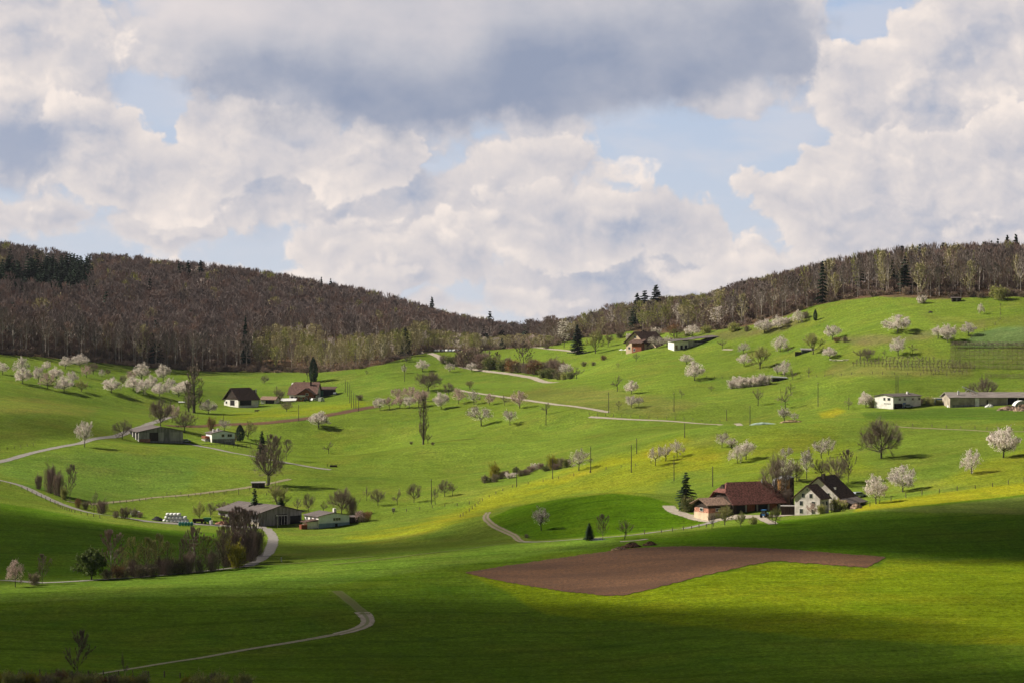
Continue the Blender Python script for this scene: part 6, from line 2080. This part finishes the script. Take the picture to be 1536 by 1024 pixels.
# ---- animals
def beast(mb, L, H, W, mi=0):
    """one closed lofted body with four jointed legs, neck and head"""
    n = 10
    secs = [(-L * .50, H * .72, W * .16, H * .10), (-L * .44, H * .72, W * .40, H * .22), (-L * .2, H * .66, W * .5, H * .27), (L * .12, H * .66, W * .52, H * .29), (L * .34, H * .72, W * .42, H * .24),
            (L * .46, H * .84, W * .24, H * .15), (L * .58, H * .94, W * .20, H * .12), (L * .74, H * .86, W * .13, H * .08), (L * .80, H * .83, W * .08, H * .05)]
    vs, fs = [], []
    for (x, z, ry, rz) in secs:
        for k in range(n):
            a = 2 * math.pi * k / n
            vs.append((x, math.cos(a) * ry, z + math.sin(a) * rz))
    for j in range(len(secs) - 1):
        for k in range(n): fs.append((j * n + k, j * n + (k + 1) % n, (j + 1) * n + (k + 1) % n, (j + 1) * n + k))
    fs += [tuple(range(n)), tuple(range((len(secs) - 1) * n, len(secs) * n))[::-1]]
    mb.poly(vs, fs, mi)
    for x, back in ((-L * .38, 1), (L * .30, 0)):
        for s in (-1, 1):
            y = s * W * .3
            kx = x + (-.05 if back else .02) * L
            mb.tube((x, y, H * .62), (kx, y, H * .28), W * .13, W * .07, 6, mi)
            mb.tube((kx, y, H * .28), (x, y, 0), W * .07, W * .05, 6, mi)
    for s in (-1, 1): mb.tube((L * .60, s * W * .16, H * 1.0), (L * .58, s * W * .34, H * .98), W * .05, W * .02, 4, mi)
    return mb


sm = beast(MB(), 1.2, .85, .6).mesh('sheep', WOOL, True)
for i in range(8):
    o = bpy.data.objects.new('sheep', sm)
    COL.objects.link(o)
    o.location = G(1247 + i * 3.4 + RG.uniform(-.8, .8), 541.5 + RG.uniform(-.5, .5))
    o.rotation_euler = (0, 0, RG.uniform(-.6, .6) + (math.pi if i % 3 == 0 else 0))
    tag(o, 'pale sheep standing in line above the fruit rows', 'sheep', 'sheep in a line')
cm_ = beast(MB(), 2.2, 1.4, .8).mesh('cow', HIDE, True)
o = bpy.data.objects.new('cow', cm_)
COL.objects.link(o)
o.location = G(385, 618)
o.rotation_euler = (0, 0, .3)
tag(o, 'brown cow grazing alone below the upper left farm', 'cow')

# ---- power poles
def pole(px, ytop, ybase, label, group='wooden power poles', x2=None):
    p = G(px, ybase)
    hh = (ybase - ytop) * p.y / FPX
    e = empty('power_pole', p, RG.uniform(-.6, .6), label, 'pole', group)
    part(e, 'mast', POLEM, lambda m: m.tube((0, 0, -.5), (0, 0, hh), .17, .11, 8, cap=True))
    part(e, 'insulator', GREYL, lambda m: [m.tube((s, 0, hh - .55 + abs(s) * .3), (s * 1.6, 0, hh - .25), .05, .05, 5) for s in (-.15, .15)])
    return e, p + Vector((0, 0, hh - .3))


lines = [
 ('in the dense group above the ploughed strip', [(518,569,589),(521.5,572,594),(524.6,575,604),(527,585,611),(530.6,588,612),(533.8,591,613),(537.8,594,617)]),
 ('in the line across the yellow meadow', [(775,699,730),(829,687,718),(886,669,708),(947,667,708),(1011,682,721),(1069,699,729)]),
 ('among the scattered ones on the upper slopes', [(448,606,631),(335.5,621,638),(607,544,572),(637,621,650),(819,605,637),(913,588,619),(955,657,680),(1011,588,617),(1027,634,656),(1090,614,630),(1227,573,609),(1347,563,590),(1473,560,598),(647,718,756)])]
for where, L in lines:
    for i, (x, yt, yb) in enumerate(L): pole(x, yt, yb, 'wooden power pole, %s from left %s' % (ORD[i], where))
pole(1125, 608, 636, 'grey concrete pole at the end of the white lane', None)
pole(1344, 563, 591, 'leaning brace pole behind the white hillside house', None)
q = site('lamp_post', 'pale thin lamp post before the long grey barn', 'lamp post', 416, 791, 0)
part(q, 'mast', METAL, lambda m: m.tube((0, 0, 0), (0, 0, 4.4), .07, .05, 6))
part(q, 'head', METAL, lambda m: m.box(-.5, .1, -.12, .12, 4.35, 4.5))
q = site('marker_post', 'small white marker post beside the field path', 'post', 422, 842, 0)
part(q, 'mast', WHITE, lambda m: m.box(-.12, .12, -.05, .05, 0, 1.1))
part(q, 'cap', WHITE, lambda m: m.box(-.15, .15, -.08, .08, 1.1, 1.2))

# ---- fences
def fence(label, pix, n, hgt=1.1):
    P = [G(*q) for q in pix]
    P = [Vector((p.x, p.y, 0)) for p in P]
    L = [0]
    for a, b2 in zip(P[:-1], P[1:]): L.append(L[-1] + (b2 - a).length)
    O = G(*pix[0])
    e = empty('fence', O, 0, label, 'fence')
    q = []
    for i in range(n):
        s = L[-1] * i / (n - 1)
        x = float(np.interp(s, L, [p.x for p in P]))
        y = float(np.interp(s, L, [p.y for p in P]))
        q.append(Vector((x, y, float(hz(x, y)[0]))) - O)
    pm = MB().box(-.09, .09, -.09, .09, -.3, hgt).mesh('post', POSTM)
    for v in q:
        o = bpy.data.objects.new('post', pm)
        COL.objects.link(o)
        o.parent = e
        o.location = v
        o.rotation_euler = (RG.uniform(-.06, .06), RG.uniform(-.06, .06), RG.uniform(0, 1))
        o.scale = (1, 1, RG.uniform(.85, 1.15))
    wb = MB()
    for a, b2 in zip(q[:-1], q[1:]):
        for z in (.5, .95): wb.tube(a + Vector((0, 0, z)), b2 + Vector((0, 0, z)), .012, .012, 3)
    wb.build('wire', POLEM, e)


fence('wire fence on wooden posts along the left farm road', [(0,725),(35,733),(60,745),(85,757),(110,768),(150,777)], 22)
fence('wire fence posts along the upper field path', [(160,756),(230,748),(300,743),(370,736),(400,729)], 18)
fence('post fence in the meadow above the big barn', [(250,742),(300,742),(340,741),(370,741),(400,742)], 8)
fence('pasture fence under the yellow meadow poles', [(690,775),(720,752),(760,733),(790,726),(850,716),(920,702),(960,698),(1000,690)], 22)
fence('fence beside the white lane', [(884,622),(930,625),(980,627),(1030,630),(1080,633)], 16)
fence('fence below the knoll road', [(940,803),(990,799),(1030,794),(1070,789)], 9)
fence('fence along the right slope above the yellow strip', [(1290,762),(1330,752),(1372,744),(1430,736),(1480,731),(1536,722)], 12, 1.4)
fence('fence across the upper right slope', [(1060,566),(1120,568),(1200,565),(1260,563),(1330,562),(1420,563)], 26)
fence('fence along the top right meadow', [(1500,452),(1501,470),(1500,482),(1490,490),(1450,512),(1438,520)], 9, 1.5)
fence('pasture fence left of the grey barn', [(0,675),(25,672),(50,668)], 6)
fence('fence at the bottom edge of the picture', [(60,1012),(130,1014),(200,1013),(270,1016)], 10)
fence('fence on the meadow below the upper farm', [(590,770),(640,762),(700,757),(720,752)], 8)
fence('fence posts along the hillside track at right', [(1340,637),(1400,640),(1460,643),(1536,646)], 10)

# ---- fruit rows
DW = [joined(*broad_tree(401 + s, lev=1, nsl=160, nlf=60, lr=.03, mats=[TWIG, PALEB, TWIG], bark=BARKD, nl=4, trunk=.3, tw=.02), 'fruit_bush') for s in range(3)]
rg = random.Random(3)
for r, (ya, yb, xa, xb) in enumerate(((541, 542, 1318, 1400), (545, 546, 1285, 1440), (549, 551, 1280, 1455), (554, 556, 1330, 1462), (560, 562, 1385, 1450))):
    n = int((xb - xa) / 5.2)
    for i in range(n):
        x = xa + (xb - xa) * i / (n - 1) + rg.uniform(-.5, .5)
        o = bpy.data.objects.new('fruit_bush', rg.choice(DW))
        COL.objects.link(o)
        o.location = G(x, ya + (yb - ya) * i / (n - 1))
        s = rg.uniform(1.6, 2.1)
        o.scale = (s, s, rg.uniform(2.2, 2.9))
        o.rotation_euler = (0, 0, rg.uniform(0, 6.28))
        tag(o, 'pinkish dwarf fruit tree in the open orchard rows on the right slope', 'fruit tree', 'dwarf fruit trees in rows')
NETM = mat('hail_net', (0.10, 0.085, 0.07), .9, .3, 3)
for r, (y0, y1, lab) in enumerate(((522, 523, 'topmost'), (527, 528, 'second'), (532, 534, 'third'), (538, 540, 'fourth'), (545, 547, 'fifth'), (552, 555, 'sixth'), (566, 569, 'separate lowest'))):
    xa, xb = (1426, 1600) if r < 6 else (1478, 1600)
    A0, B1 = G(xa, y0), G(min(xb, 1590), y1)
    e = empty('trellis_row', A0, 0, '%s trellis row of the fruit plantation at the right edge' % lab, 'trellis', 'trellis rows')
    n = 24 if r < 6 else 14
    posts, vines, wire = MB(), MB(), MB()
    prev = None
    for i in range(n):
        t_ = i / (n - 1)
        g_ = G(xa + (min(xb, 1590) - xa) * t_, y0 + (y1 - y0) * t_) - A0
        posts.tube(g_ + Vector((0, 0, -.3)), g_ + Vector((0, 0, 2.3 if r else 3.0)), .05, .04, 4)
        if prev is not None:
            for z in (1.0, 2.0, 2.95) if r < 1 else (1.0, 1.9): wire.tube(prev + Vector((0, 0, z)), g_ + Vector((0, 0, z)), .012, .012, 3)
            if r == 0:
                for k in range(110):
                    q = prev.lerp(g_, rg.random()) + Vector((0, rg.uniform(-1.5, 1.5), 2.9 + rg.uniform(-1.6, .1)))
                    leaf(vines, q, .20, 0, rg)
            for k in range(4):
                q = prev.lerp(g_, (k + .5) / 4)
                vines.tube(q, q + Vector((rg.uniform(-.15, .15), 0, 1.6)), .05, .03, 3)
                for j in range(34): sliver(vines, q + Vector((rg.uniform(-.5, .5), rg.uniform(-.3, .3), rg.uniform(.3, 1.9))), rnd_dir(rg, .5), rg.uniform(.3, .6), .06, 0, rg)
        prev = g_
    o = posts.build('post', POSTM, e)
    o['kind'] = 'stuff'
    wire.build('wire', NETM, e)
    vines.build('vine', TWIG, e)

# ---- the air over the valley
hb = MB().box(-2300, 2300, -40, 4200, -120, 120)
hm = bpy.data.materials.new('valley_air')
hm.use_nodes = True
hm.node_tree.nodes.clear()
T = NT(hm.node_tree)
out = T.n('ShaderNodeOutputMaterial')
vol = T.n('ShaderNodeVolumePrincipled')
vol.inputs['Color'].default_value = (0.80, 0.85, 1.0, 1)
vol.inputs['Density'].default_value = 0.00002
T.nt.links.new(vol.outputs[0], out.inputs['Volume'])
hz_o = hb.build('haze', hm)
tag(hz_o, kind='stuff')
